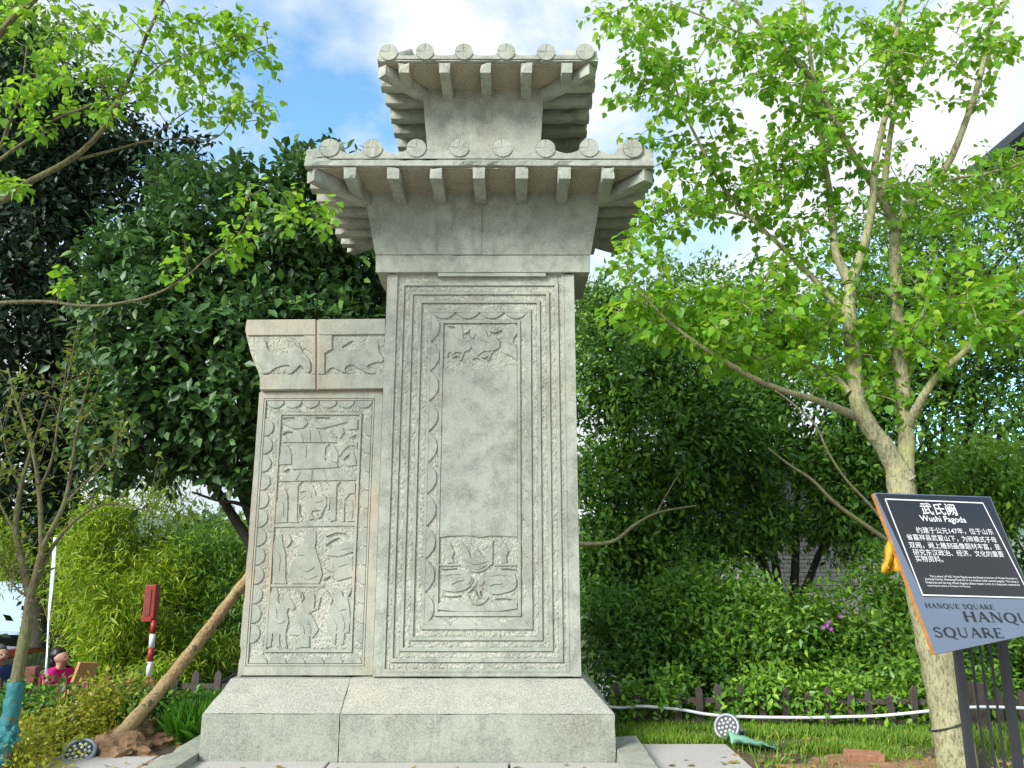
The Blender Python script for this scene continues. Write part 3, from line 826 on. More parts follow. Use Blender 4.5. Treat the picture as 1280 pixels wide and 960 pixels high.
for reg, pts in ((ZE, [(300, 400), (350, 450), (420, 500)]), (ZE, [(560, 420), (620, 470), (700, 500)]), (ZE, [(850, 420), (880, 480), (940, 520)]), (ZE, [(430, 400), (470, 380), (490, 350)]), (ZE, [(700, 380), (760, 390), (830, 360)]), (ZE, [(260, 330), (300, 320), (330, 335)]), (ZE, [(300, 660), (340, 640), (380, 650)]), (ZE, [(600, 650), (640, 660), (690, 640)]),
                 (ZF, [(375, 300), (480, 330), (600, 300)]), (ZF, [(390, 340), (490, 375), (580, 340)]), (ZF, [(200, 440), (260, 420), (340, 425)]), (ZF, [(620, 440), (700, 425), (800, 440)]), (ZF, [(470, 560), (480, 610), (500, 640)]), (ZF, [(520, 570), (510, 610), (530, 640)]), (ZF, [(160, 610), (230, 625), (340, 620)]), (ZF, [(650, 650), (720, 640), (800, 650)]), (ZF, [(150, 370), (200, 372), (300, 368)]), (ZF, [(700, 372), (780, 368), (850, 380)])):
    stroke(pts, reg, YF, YG + 0.002, YR - 0.001, 0.0045, shaft)

# ---- wing cap: two stones with a carved beast each and a pink mortar joint
YC = 6.42
RA = (300, 390, 6.737)
capL = [(308, 401), (306.5, 412), (309, 424), (313, 440), (318, 454), (324, 466), (325.5, 476), (325.5, 488.5), (396, 487.5), (396, 400)]
capR = [(398, 400), (398, 487.5), (482.5, 486), (482.5, 399)]
for poly, nm in ((capL, 'cap_stone'), (capR, 'cap_stone')):
    pts = [at(x, y, YC) for x, y in poly]
    c = prism(nm, pts, (0, 0.56, 0), M['stone_wing'], PG, 0.004)
    x0, x1 = max(at(329, 470, YC).x if nm and poly is capL else pts[0].x, min(p.x for p in pts)), max(p.x for p in pts)
    yb = YC + 0.004; yg = YC - 0.0015; yr = YC - 0.018
    if poly is capL:
        relief('margin_strip', face_poly([(62, 70), (640, 66), (640, 196), (66, 200)], RA, YC), yb, yr, M['stone_wing'], c)
        relief('margin_strip', face_poly([(172, 535), (640, 530), (640, 652), (172, 656)], RA, YC), yb, yr, M['stone_wing'], c)
        relief('panel_ground', face_poly([(68, 202), (535, 200), (640, 200), (640, 529), (172, 533), (130, 440), (80, 300)], RA, YC), yb, yg, M['chisel'], c, 0.0)
        chisel_marks(c, yg, [(at(327, 430, YC).x, at(380, 430, YC).x, at(350, 467.5, YC).z, at(350, 421, YC).z)], 0.016, M['stone_mark'], 41)
        relief('pilaster', face_poly([(540, 202), (640, 202), (640, 526), (610, 526), (610, 350), (538, 300)], RA, YC), yg + 0.001, yr, M['stone_wing'], c)
        relief('carved_beast', face_poly(chaikin([(150, 215), (215, 225), (235, 330), (300, 360), (380, 360), (455, 320), (500, 270), (520, 330), (560, 370), (598, 430), (598, 500), (560, 515), (520, 440), (480, 480), (430, 525), (390, 520), (440, 450), (330, 455), (240, 520), (180, 525), (200, 490), (150, 450), (135, 330)], 1), RA, YC), yg + 0.001, yr + 0.001, M['stone'], c)
    else:
        relief('margin_strip', face_poly([(662, 66), (1225, 62), (1225, 190), (662, 196)], RA, YC), yb, yr, M['stone_wing'], c)
        relief('margin_strip', face_poly([(662, 532), (1225, 530), (1225, 645), (662, 652)], RA, YC), yb, yr, M['stone_wing'], c)
        relief('panel_ground', face_poly([(662, 198), (1225, 194), (1225, 528), (662, 530)], RA, YC), yb, yg, M['chisel'], c, 0.0)
        chisel_marks(c, yg, [(at(407, 430, YC).x, at(481, 430, YC).x, at(440, 467, YC).z, at(440, 421, YC).z)], 0.016, M['stone_mark'], 42)
        relief('pilaster', face_poly([(662, 200), (778, 200), (778, 315), (715, 350), (715, 526), (662, 526)], RA, YC), yg + 0.001, yr, M['stone_wing'], c)
        relief('carved_beast', face_poly(chaikin([(735, 420), (790, 330), (830, 300), (900, 235), (960, 240), (900, 270), (850, 305), (930, 330), (1000, 340), (1080, 310), (1070, 230), (1130, 220), (1165, 260), (1170, 340), (1200, 380), (1215, 420), (1110, 430), (1060, 470), (1150, 520), (1100, 525), (1000, 480), (940, 440), (880, 470), (900, 520), (850, 500), (770, 460), (730, 520), (732, 450)], 1), RA, YC), yg + 0.001, yr + 0.001, M['stone'], c)
mj = [at(395.9, 400.5, YC), at(398.1, 400.5, YC), at(398.1, 487, YC), at(395.9, 487, YC)]
prism('mortar_joint', [(p.x, YC - 0.006, p.z) for p in mj], (0, 0.5, 0), M['mortar'], PG)
cz0 = at(400, 488, YC).z
prism('mortar_joint', [(WX0 + 0.03, YC + 0.035, ZW - 0.004), (WX1 - 0.004, YC + 0.035, ZW - 0.004), (WX1 - 0.004, YC + 0.035, cz0 + 0.008), (WX0 + 0.03, YC + 0.035, cz0 + 0.008)], (0, 0.4, 0), M['mortar'], PG)

# ---- capital below the lower eaves
def ring(x0, x1, y0, y1, z): return rect4(x0, x1, y0, y1, z)
zc0, zc1, zc2 = ZT - 0.004, at(600, 318, 6.33).z, 4.598
stone('capital_block', ring(-1.185, 0.680, 6.345, 7.11, zc0), ring(-1.19, 0.685, 6.34, 7.12, zc1 - 0.002), M['stone'], PG, seed=11)
xm = at(602, 300, 6.3).x
stone('capital_block', ring(-1.190, xm - 0.0006, 6.337, 7.12, zc1 + 0.002), ring(-1.30, xm - 0.0006, 6.265, 7.18, zc2 + 0.02), M['stone'], PG, amp=0.003, seed=12, edge=0.0, chip=0.006)
stone('capital_block', ring(xm + 0.0006, 0.685, 6.338, 7.12, zc1 + 0.002), ring(xm + 0.0006, 0.79, 6.266, 7.18, zc2 + 0.02), M['stone'], PG, amp=0.003, seed=13, edge=0.0, chip=0.006)

def eave_roof(name, rx0, rx1, ry0, ry1, ix0, ix1, iy0, iy1, zs, rh, fh, rxs, disc_x, disc_r, disc_z, side_n, rw, seed):
    """eave slab with rafters below and tile rolls on top; i* is the block under the roof"""
    zt = zs + fh
    # slab with hipped top
    slab = stone(name, rect4(rx0, rx1, ry0, ry1, zs), rect4(rx0 + 0.006, rx1 - 0.006, ry0 + 0.004, ry1 - 0.004, zt), M['stone'], PG, amp=0.005, chip=0.03, step=0.06, seed=seed)
    # brown weathered panels between the rafters
    sy = zs - 0.006
    cx = (rx0 + rx1) / 2
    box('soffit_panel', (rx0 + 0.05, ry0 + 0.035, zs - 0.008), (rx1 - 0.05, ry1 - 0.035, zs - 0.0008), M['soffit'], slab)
    hw = rw / 2
    # front and back rafters
    for y_out, y_in in ((ry0 + 0.006, iy0 + 0.05), (ry1 - 0.006, iy1 - 0.05)):
        for x in rxs:
            y_i = y_in
            tt = (x - rx0) / (ix0 - rx0) if x < ix0 else ((rx1 - x) / (rx1 - ix1) if x > ix1 else 1.0)
            if tt < 1: y_i = y_out + (y_in - y_out) * max(0.2, tt) * 0.93
            stone('rafter', [(x - hw * 0.92, y_out, zs - rh), (x + hw * 0.92, y_out, zs - rh), (x + hw * 0.92, y_i, zs - rh * 0.98), (x - hw * 0.92, y_i, zs - rh * 0.98)],
                  rect4(x - hw, x + hw, y_out, y_i, zs - 0.0085), M['stone'], slab, amp=0.004, chip=0.022, step=0.05, seed=seed + x)
    # side rafters
    for k in range(side_n):
        y = ry0 + (ry1 - ry0) * (k + 1) / (side_n + 1)
        for xo, xi in ((rx0 + 0.006, ix0 + 0.05), (rx1 - 0.006, ix1 - 0.05)):
            tt = (y - ry0) / (iy0 - ry0) if y < iy0 else ((ry1 - y) / (ry1 - iy1) if y > iy1 else 1.0)
            if tt < 1: xi = xo + (xi - xo) * max(0.2, tt) * 0.93
            a, b = min(xo, xi), max(xo, xi)
            stone('rafter', rect4(a, b, y - hw, y + hw, zs - rh), rect4(a, b, y - hw * 1.05, y + hw * 1.05, zs - 0.0085), M['stone'], slab, amp=0.004, chip=0.022, step=0.05, seed=seed + y)
    # hip rafters at the four corners
    for cxo, cyo, cxi, cyi in ((rx0, ry0, ix0, iy0), (rx1, ry0, ix1, iy0), (rx0, ry1, ix0, iy1), (rx1, ry1, ix1, iy1)):
        sx, sy_ = (1 if cxi > cxo else -1), (1 if cyi > cyo else -1)
        o1 = Vector((cxo + sx * 0.007, cyo + sy_ * 0.007, 0)); i1 = Vector((cxi + sx * 0.04, cyi + sy_ * 0.04, 0))
        d = (i1 - o1).normalized(); n = Vector((-d.y, d.x, 0)) * hw * 0.95
        o1 = o1 + d * hw * 1.1
        zz = zs - rh * 1.05
        stone('hip_rafter', [tuple(o1 - n + Vector((0, 0, zz))), tuple(o1 + n + Vector((0, 0, zz))), tuple(i1 + n + Vector((0, 0, zz))), tuple(i1 - n + Vector((0, 0, zz)))],
              [tuple(o1 - n + Vector((0, 0, zs - 0.0095))), tuple(o1 + n + Vector((0, 0, zs - 0.0095))), tuple(i1 + n + Vector((0, 0, zs - 0.0095))), tuple(i1 - n + Vector((0, 0, zs - 0.0095)))], M['stone'], slab, amp=0.002, chip=0.015, step=0.05, seed=seed + cxo)
    # tile rolls running up from the eave, with a quartered round end
    rise = 0.30
    for x in disc_x:
        edge = min(abs(x - rx0), abs(rx1 - x))
        run = min((ry1 - ry0) / 2, edge + 0.28)
        for yo, s in ((ry0 - 0.014, 1), (ry1 + 0.014, -1)):
            t = Tubes()
            jig = random.uniform(-0.004, 0.004)
            t.add([(x, yo, disc_z + jig), (x, yo + s * 0.03, disc_z + jig), (x, yo + s * 0.06, disc_z + jig), (x, yo + s * (0.06 + 0.3 * run), disc_z + jig + rise * 0.18 * run), (x, yo + s * run, disc_z + rise * run)], [disc_r * 0.985] * 5, 26, True)
            roll = t.build('tile_roll', M['stone'], slab, False)
            if s == 1:
                rot_ = random.uniform(-0.15, 0.15)
                for q in range(4):
                    a0, a1 = q * math.pi / 2 + 0.02 + rot_, (q + 1) * math.pi / 2 - 0.02 + rot_
                    pts = [(x + 0.006 * math.cos((a0 + a1) / 2), 0, disc_z + jig + 0.006 * math.sin((a0 + a1) / 2))] + [(x + disc_r * 0.95 * math.cos(a), 0, disc_z + jig + disc_r * 0.95 * math.sin(a)) for a in np.linspace(a0, a1, 8)]
                    relief('disc_quarter', pts, yo + 0.002, yo - random.uniform(0.0008, 0.002), M['stone'], slab, 0.0015)
    # side tile rolls
    for k in range(side_n + 1):
        y = ry0 + (ry1 - ry0) * (k + 0.75) / (side_n + 1.5)
        for xo, s in ((rx0 + 0.004, 1), (rx1 - 0.004, -1)):
            run = min((rx1 - rx0) / 2, min(y - ry0, ry1 - y) + 0.12)
            t = Tubes()
            t.add([(xo, y, disc_z - 0.012), (xo + s * run, y, disc_z - 0.012 + rise * run)], [disc_r * 0.98] * 2, 16, True)
            t.build('tile_roll', M['stone'], slab)
    # pan tiles: sagging course between the rolls along the front edge
    dxs = sorted(disc_x)
    for a, b in zip(dxs[:-1], dxs[1:]):
        top = []
        n = 10
        for k in range(n + 1):
            u = -1 + 2 * k / n
            top.append((a + (b - a) * k / n, max(zt + 0.003, disc_z + disc_r * (-0.55 + 1.25 * u * u))))
        bm = bmesh.new()
        up = [bm.verts.new((x, ry0 - 0.006, z)) for x, z in top]; lo = [bm.verts.new((x, ry0 - 0.006, zt - 0.03)) for x, z in top]
        up2 = [bm.verts.new((x, ry0 + 0.55, z + 0.15)) for x, z in top]; lo2 = [bm.verts.new((x, ry0 + 0.55, zt - 0.01)) for x, z in top]
        for k in range(n):
            bm.faces.new((lo[k], lo[k + 1], up[k + 1], up[k])); bm.faces.new((up[k], up[k + 1], up2[k + 1], up2[k]))
            bm.faces.new((lo2[k + 1], lo2[k], up2[k], up2[k + 1]))
        from_bm('pan_tile', bm, M['stone'], slab)
    # raised hip corners
    for x, s in ((rx0, 1), (rx1, -1)):
        prism('eave_corner', [(x + s * 0.008, ry0 + 0.009, zt - 0.01), (x + s * (disc_x[0] - rx0 if s == 1 else rx1 - disc_x[-1]), ry0 + 0.009, zt - 0.01), (x + s * (disc_x[0] - rx0 if s == 1 else rx1 - disc_x[-1]), ry0 + 0.009, zt + disc_r * 0.9), (x + s * 0.012, ry0 + 0.009, zt + disc_r * 0.75)], (0, 0.4, 0.05), M['stone'], slab, 0.004)
    # hipped core of the roof
    mx0, mx1, my = rx0 + 0.6, rx1 - 0.6, (ry0 + ry1) / 2
    bm = bmesh.new()
    q = [bm.verts.new(p) for p in rect4(rx0 + 0.03, rx1 - 0.03, ry0 + 0.03, ry1 - 0.03, zt - 0.002)]
    r1, r2 = bm.verts.new((mx0, my, zt + 0.3)), bm.verts.new((mx1, my, zt + 0.3))
    bm.faces.new((q[0], q[1], r2, r1)); bm.faces.new((q[1], q[2], r2)); bm.faces.new((q[2], q[3], r1, r2)); bm.faces.new((q[3], q[0], r1)); bm.faces.new(q)
    from_bm('roof_core', bm, M['stone'], slab)
    return slab

def z1x(zx): return 360 + zx / 2.6667
YL = 5.79
low_rx = [at(z1x(z), 215, YL).x for z in (205, 350, 492, 636, 780, 922, 1068)]
low_dx = [at(z1x(z), 186, YL).x for z in (139, 283, 428, 571, 715, 858, 1003, 1148)]
eave_roof('lower_roof', -1.702, 1.166, YL, 7.45, -1.30, 0.79, 6.265, 7.18, 4.600, 0.112, 0.090, low_rx, low_dx, 0.082, 4.752, 6, 0.108, 20)
YU = 5.90
up_rx = [at(z1x(z), 85, YU).x for z in (385, 521, 658, 795, 930)]
up_dx = [at(z1x(z), 66, YU).x for z in (337, 457, 587, 727, 860, 990)]
stone('upper_block', rect4(-0.735, 0.232, 6.34, 7.02, 4.70), rect4(-0.818, 0.296, 6.30, 7.06, 5.655), M['stone'], PG, amp=0.005, seed=31)
eave_roof('upper_roof', -1.169, 0.745, YU, 7.45, -0.818, 0.296, 6.30, 7.06, 5.640, 0.108, 0.048, up_rx, up_dx, 0.078, 5.722, 5, 0.102, 40)

# ------------------------------------------------------------------ leaves and trees
T_OVAL = (np.array([(0, 0, 0), (0.26, 0.38, 0.05), (0.17, 0.72, 0.03), (0, 1.0, -0.08), (-0.17, 0.72, 0.03), (-0.26, 0.38, 0.05), (0, 0.5, -0.02)]),
          np.array([(0, 1, 6), (1, 2, 6), (2, 3, 6), (3, 4, 6), (4, 5, 6), (5, 0, 6)]))
T_SIMPLE = (np.array([(0, 0, 0), (0.22, 0.45, 0.05), (0, 1.0, -0.06), (-0.22, 0.45, 0.05)]), np.array([(0, 1, 2), (0, 2, 3)]))
T_HEART = (np.array([(0, 0, 0), (0.34, 0.06, 0.03), (0.50, 0.36, 0.05), (0.28, 0.70, 0.02), (0, 1.08, -0.10), (-0.28, 0.70, 0.02), (-0.50, 0.36, 0.05), (-0.34, 0.06, 0.03), (0, 0.42, -0.03)]),
           np.array([(0, 1, 8), (1, 2, 8), (2, 3, 8), (3, 4, 8), (4, 5, 8), (5, 6, 8), (6, 7, 8), (7, 0, 8)]))
T_BLADE = (np.array([(0, 0, 0), (0.09, 0.35, 0.03), (0, 1.0, -0.15), (-0.09, 0.35, 0.03)]), np.array([(0, 1, 2), (0, 2, 3)]))
T_GRASS = (np.array([(-0.03, 0, 0), (0.03, 0, 0), (0.018, 0.6, 0.05), (0, 1.0, 0.22)]), np.array([(0, 1, 2), (0, 2, 3)]))

def unit(a): return a / (np.linalg.norm(a, axis=-1, keepdims=True) + 1e-9)

def leaf_frames(D, N):
    D = unit(D)
    S = unit(np.cross(D, N))
    return S, D, np.cross(S, D)

def leaf_geo(P, D, N, L, tpl):
    S, D, N = leaf_frames(D, N)
    tv, tf = tpl
    V = P[:, None, :] + L[:, None, None] * (tv[None, :, 0, None] * S[:, None, :] + tv[None, :, 1, None] * D[:, None, :] + tv[None, :, 2, None] * N[:, None, :])
    F = tf[None, :, :] + (np.arange(len(P)) * len(tv))[:, None, None]
    return V.reshape(-1, 3), F.reshape(-1, 3)

def foliage(name, P, D, N, L, tpl, mat, parent, singles=0):
    """leaves as one mesh; the 'singles' that show largest become objects of their own"""
    P, D, N, L = map(np.asarray, (P, D, N, L))
    keep = np.ones(len(P), bool)
    if singles:
        # in view, near and facing the camera
        rel = P - np.array([0, 0, EYE])
        f = rel[:, 1] * cP + rel[:, 2] * sP
        px = 640 + FPX * rel[:, 0] / f
        py = 480 - FPX * (-rel[:, 1] * sP + rel[:, 2] * cP) / f
        vis = (px > 8) & (px < 1272) & (py > 8) & (py < 950) & (f > 0)
        score = np.where(vis, L / np.linalg.norm(rel, axis=1) * (0.3 + np.abs((unit(N) * unit(rel)).sum(1))), 0)
        idx = np.argsort(-score)[:singles]
        idx = idx[score[idx] > 0]
        keep[idx] = False
        tv, tf = tpl
        me = np_mesh('leaf', tv, tf)
        me.materials.append(mat)
        S, D2, N2 = leaf_frames(D[idx], N[idx])
        inv = Matrix.Translation(parent.location).inverted()
        for k, i in enumerate(idx):
            o = bpy.data.objects.new('leaf', me)
            COL.objects.link(o)
            o.parent = parent
            l = float(L[i])
            m = Matrix(((S[k][0] * l, D2[k][0] * l, N2[k][0] * l, P[i][0]), (S[k][1] * l, D2[k][1] * l, N2[k][1] * l, P[i][1]), (S[k][2] * l, D2[k][2] * l, N2[k][2] * l, P[i][2]), (0, 0, 0, 1)))
            o.matrix_parent_inverse = inv
            o.matrix_basis = m
    V, F = leaf_geo(P[keep], D[keep], N[keep], L[keep], tpl)
    o = link_mesh(name, np_mesh(name, V, F), mat, parent)
    if singles: o['kind'] = 'stuff'
    return o

def noise3(P, s, seed=0.0):
    return np.array([noise.noise(Vector((p[0] * s + seed, p[1] * s - seed, p[2] * s + 2 * seed))) for p in P])

def blob(px, py, Y, rx, ry, dy=None):
    """crown lobe by photograph pixel and depth: centre and radii in metres"""
    c = at(px, py, Y)
    k = (c - Vector((0, 0, EYE))).length / FPX
    return (np.array(c), np.array([rx * k, dy if dy else min(rx, ry) * k * 1.0, ry * k]))

def crown_clusters(blobs, n, seed, hollow=0.5, gap=-1.0, gscale=1.3, bias=None):
    """cluster points spread through the outer part of the lobes, with noise gaps"""
    r = np.random.default_rng(seed)
    w = np.array([np.prod(b[1]) ** (2 / 3) for b in blobs]); w /= w.sum()
    out, outn = [], []
    for (c, rad), wi_ in zip(blobs, w):
        m = int(n * wi_ * 1.6)
        d = unit(r.normal(size=(m, 3)))
        if bias is not None:                       # more clusters on the visible, camera-facing side
            flip = (d[:, 1] > 0.25) & (r.random(m) < bias)
            d[flip, 1] *= -1
        bump = noise3(d, 2.6, seed * 0.37 + c[0]) * 0.32 + noise3(d, 6.0, seed * 0.7) * 0.14
        t = hollow + (1 - hollow) * r.random(m) ** 0.55
        p = c + d * rad * (t * (1 + bump))[:, None]
        out.append(p); outn.append(d)
    P, N = np.concatenate(out), np.concatenate(outn)
    k = noise3(P, gscale, seed * 1.3) > gap
    P, N = P[k], N[k]
    s = r.permutation(len(P))[:n]
    return P[s], N[s]

def cluster_leaves(P, N, per, L, seed, spread=0.07, droop=0.25, up=0.7, out=0.6, jit=0.25):
    r = np.random.default_rng(seed + 999)
    m = len(P) * per
    p = np.repeat(P, per, axis=0) + r.normal(size=(m, 3)) * spread
    n = np.repeat(N, per, axis=0)
    d = unit(n * out + r.normal(size=(m, 3)) * 0.75 + np.array([0, 0, -droop]))
    nn = unit(np.array([0, 0, 1.0]) * up + n * 0.35 + r.normal(size=(m, 3)) * 0.4)
    ll = L * (1 + jit * r.normal(size=m)).clip(0.5, 1.6)
    return p, d, nn, ll

def wander(a, b, seed, n=7, amp=0.08):
    r = np.random.default_rng(seed)
    a, b = np.array(tuple(a)), np.array(tuple(b))
    t = np.linspace(0, 1, n)[:, None]
    P = a * (1 - t) + b * t
    l = np.linalg.norm(b - a)
    off = r.normal(size=(n, 3)) * amp * l * np.sin(np.pi * t)
    off[:, 2] += (np.sin(np.pi * t) * 0.08 * l)[:, 0]
    return P + np.cumsum(off, 0) / np.sqrt(np.arange(1, n + 1))[:, None] * 0.7 * np.sin(np.pi * t)

def bush(name, label, cat, base, blobs, n, per, L, leaf, seed, tpl=T_SIMPLE, group=None, bark_='bark_dark', trunk_r=0.09, hollow=0.45, gap=-1.0, droop=0.25, spread=0.07, twigs=60, up=0.7, singles=0, bias=0.6, crown_name='crown', gscale=1.3, limb_r=0.4):
    base = Vector(base)
    root = thing(name, label, cat, base, group)
    P, N = crown_clusters(blobs, n, seed, hollow, gap, gscale, bias)
    t = Tubes()
    cen = np.mean([b[0] for b in blobs], axis=0)
    fork = Vector((base.x * 0.6 + cen[0] * 0.4, base.y * 0.7 + cen[1] * 0.3, base.z + (cen[2] - base.z) * 0.45))
    pts = wander(base - Vector((0, 0, 0.1)), fork, seed, 6, 0.03)
    t.add(pts, np.linspace(trunk_r * 1.15, trunk_r * 0.8, 6), 8)
    for k, b in enumerate(blobs):
        pts = wander(fork, b[0], seed + k + 1, 7, 0.05)
        t.add(pts, np.linspace(trunk_r * limb_r * 1.6, trunk_r * limb_r * 0.4, 7), 6)
    r = np.random.default_rng(seed + 3)
    for k in r.permutation(len(P))[:twigs]:
        b = blobs[int(np.argmin([np.linalg.norm((P[k] - q[0]) / q[1]) for q in blobs]))]
        s = b[0] * 0.75 + np.array(tuple(fork)) * 0.25 + r.normal(size=3) * 0.05
        pts = wander(s, P[k], seed + 50 + k, 6, 0.06)
        t.add(pts, np.linspace(trunk_r * 0.22, 0.004, 6), 5)
    t.build('trunk', M[bark_], root)
    p, d, nn, ll = cluster_leaves(P, N, per, L, seed, spread, droop, up)
    foliage(crown_name, p, d, nn, ll, tpl, M[leaf], root, singles)
    return root

def limb_tree(root, limbs, zones, leaf, L, seed, bark_, per_twig=9, singles=300, hang=0.35, twig_r=0.006, dens=1.0, thin=1.0, leaf_spread=0.05):
    """limbs: list of (points [(px,py,Y)...], r0, r1); zones: (px, py, Y, rx, ry, dY, n twig tips)"""
    r = np.random.default_rng(seed)
    t = Tubes()
    nodes = []
    for pts, r0, r1 in limbs:
        W = [at(*p) for p in pts]
        S = spline(W, 14 if r0 > 0.04 else 6)
        n = len(S)
        S = S + np.cumsum(r.normal(size=S.shape), 0) * 0.0012
        flare = 1 + 0.45 * np.exp(-np.arange(n) / (n * 0.035 + 1.0)) * (r0 < 0.11)
        t.add(S, np.linspace(r0, r1, n) * (thin if r0 < 0.1 else 1.0) * flare * (1 + 0.015 * r.normal(size=n)), 18 if r0 > 0.04 else 8, True, 0.10 if r0 > 0.02 else 0.05)
        nodes.append(S[n // 5:])
    nodes = np.concatenate(nodes)
    tips = []
    for px, py, Y, rx, ry, dY, n in zones:
        for _ in range(int(n * dens)):
            a, q = r.random() * 2 * np.pi, math.sqrt(r.random())
            tips.append(tuple(at(px + rx * q * math.cos(a), py + ry * q * math.sin(a), Y + dY * r.normal() * 0.6)))
    tips = np.array(tips)
    # connect a tip to the nearest of: limb nodes and already grown twig points
    grown = nodes.copy()
    order = np.argsort([np.min(np.linalg.norm(nodes - q, axis=1)) for q in tips])
    P, D, N, LL = [], [], [], []
    for i in order:
        q = tips[i]
        dd = np.linalg.norm(grown - q, axis=1)
        j = int(np.argmin(dd + np.where(dd < 0.10, 1.0, 0)))
        s = grown[j]
        ln = np.linalg.norm(q - s)
        if ln > 1.3:
            s = q + (s - q) / ln * 1.3
        pts = wander(s, q, seed + int(i), 6, 0.05)
        t.add(pts, np.linspace(twig_r * (1 + min(1.5, ln)), 0.0022, 6), 5)
        grown = np.vstack([grown, pts[2:5]])
        m = max(3, int(per_twig * (0.6 + 0.8 * r.random())))
        for k in range(m):
            u = 1 - 0.75 * (k / m) * min(1.0, 0.55 / max(ln, 0.15))
            f = u * 5; a = int(min(4, f)); b = f - a
            c = pts[a] * (1 - b) + pts[a + 1] * b
            off = unit(r.normal(size=3) + (q - s) / (ln + 1e-6) * 0.5)
            pet = leaf_spread * (0.5 + r.random())
            P.append(c + off * pet)
            D.append(unit(off * 0.8 + np.array([0, 0, -hang - 0.5 * r.random()]) + r.normal(size=3) * 0.25))
            N.append(unit(np.array([0, -0.25, 1.0]) * 0.8 + off * 0.3 + r.normal(size=3) * 0.45))
            LL.append(L * (0.45 + 0.85 * r.random()))
    t.build('trunk', M[bark_], root)
    foliage('crown', np.array(P), np.array(D), np.array(N), np.array(LL), T_HEART, M[leaf], root, singles)
    return len(P)

# ---- pale-barked tree behind the sign
tree_r = thing('tallow_tree', 'pale-barked tree with bright heart-shaped leaves, its forked trunk behind the black sign', 'tree', onz(1196, 968, 0))
RL = [
    ([(1200, 985, 5.85), (1192, 930, 5.9), (1175, 840, 5.95), (1152, 730, 6.0), (1134, 650, 6.05), (1124, 590, 6.08)], 0.136, 0.10),
    ([(1126, 600, 6.08), (1108, 563, 6.05), (1084, 530, 6.02), (1071, 500, 6.0), (1066, 455, 6.0), (1060, 402, 6.0), (1062, 349, 6.05)], 0.098, 0.062),
    ([(1062, 352, 6.05), (1046, 315, 6.1), (1040, 263, 6.15), (1031, 199, 6.2), (1018, 110, 6.2), (1000, -20, 6.2)], 0.05, 0.018),
    ([(1062, 352, 6.05), (1076, 317, 6.0), (1090, 254, 5.9), (1094, 199, 5.85), (1112, 118, 5.8), (1120, 40, 5.8), (1135, -30, 5.8)], 0.05, 0.018),
    ([(1128, 600, 6.1), (1134, 560, 6.15), (1133, 520, 6.18), (1127, 436, 6.2), (1123, 360, 6.2), (1121, 284, 6.2)], 0.085, 0.058),
    ([(1121, 288, 6.2), (1101, 247, 6.15), (1064, 192, 6.1), (1031, 127, 6.0), (1005, 90, 5.95), (972, 54, 5.9), (940, 24, 5.9), (905, -10, 5.9)], 0.048, 0.016),
    ([(1103, 250, 6.16), (1111, 181, 6.25), (1121, 113, 6.3), (1110, 63, 6.3), (1126, 10, 6.3), (1135, -30, 6.3)], 0.035, 0.014),
    ([(1121, 288, 6.2), (1148, 240, 6.1), (1180, 213, 6.0), (1203, 168, 5.9), (1221, 118, 5.85), (1235, 63, 5.8), (1240, 30, 5.8), (1268, -10, 5.7)], 0.045, 0.018),
    ([(1134, 535, 6.17), (1150, 504, 6.0), (1170, 474, 5.9), (1200, 445, 5.75), (1235, 415, 5.6), (1295, 380, 5.5)], 0.045, 0.02),
    ([(1078, 524, 6.02), (1037, 507, 5.9), (1007, 496, 5.8), (977, 487, 5.7), (944, 474, 5.6), (910, 455, 5.5), (880, 436, 5.45), (842, 408, 5.4), (812, 378, 5.35), (784, 345, 5.35)], 0.04, 0.007),
    ([(1062, 395, 6.0), (1040, 375, 6.05), (1017, 349, 6.1), (981, 313, 6.1), (940, 272, 6.1), (904, 231, 6.05), (877, 181, 6.0), (854, 131, 6.0), (838, 80, 6.0)], 0.036, 0.01),
    ([(1062, 490, 6.0), (1045, 472, 6.05), (1022, 459, 6.1), (995, 445, 6.15), (968, 434, 6.2)], 0.026, 0.012),
    ([(940, 272, 6.1), (910, 265, 6.05), (868, 262, 6.0), (830, 268, 5.95), (802, 290, 5.9), (786, 325, 5.9)], 0.016, 0.006),
    ([(1160, 232, 6.05), (1200, 222, 5.9), (1240, 215, 5.8), (1290, 200, 5.7)], 0.018, 0.010),
    ([(972, 54, 5.9), (930, 42, 5.8), (880, 20, 5.75), (835, 2, 5.7)], 0.014, 0.007)]
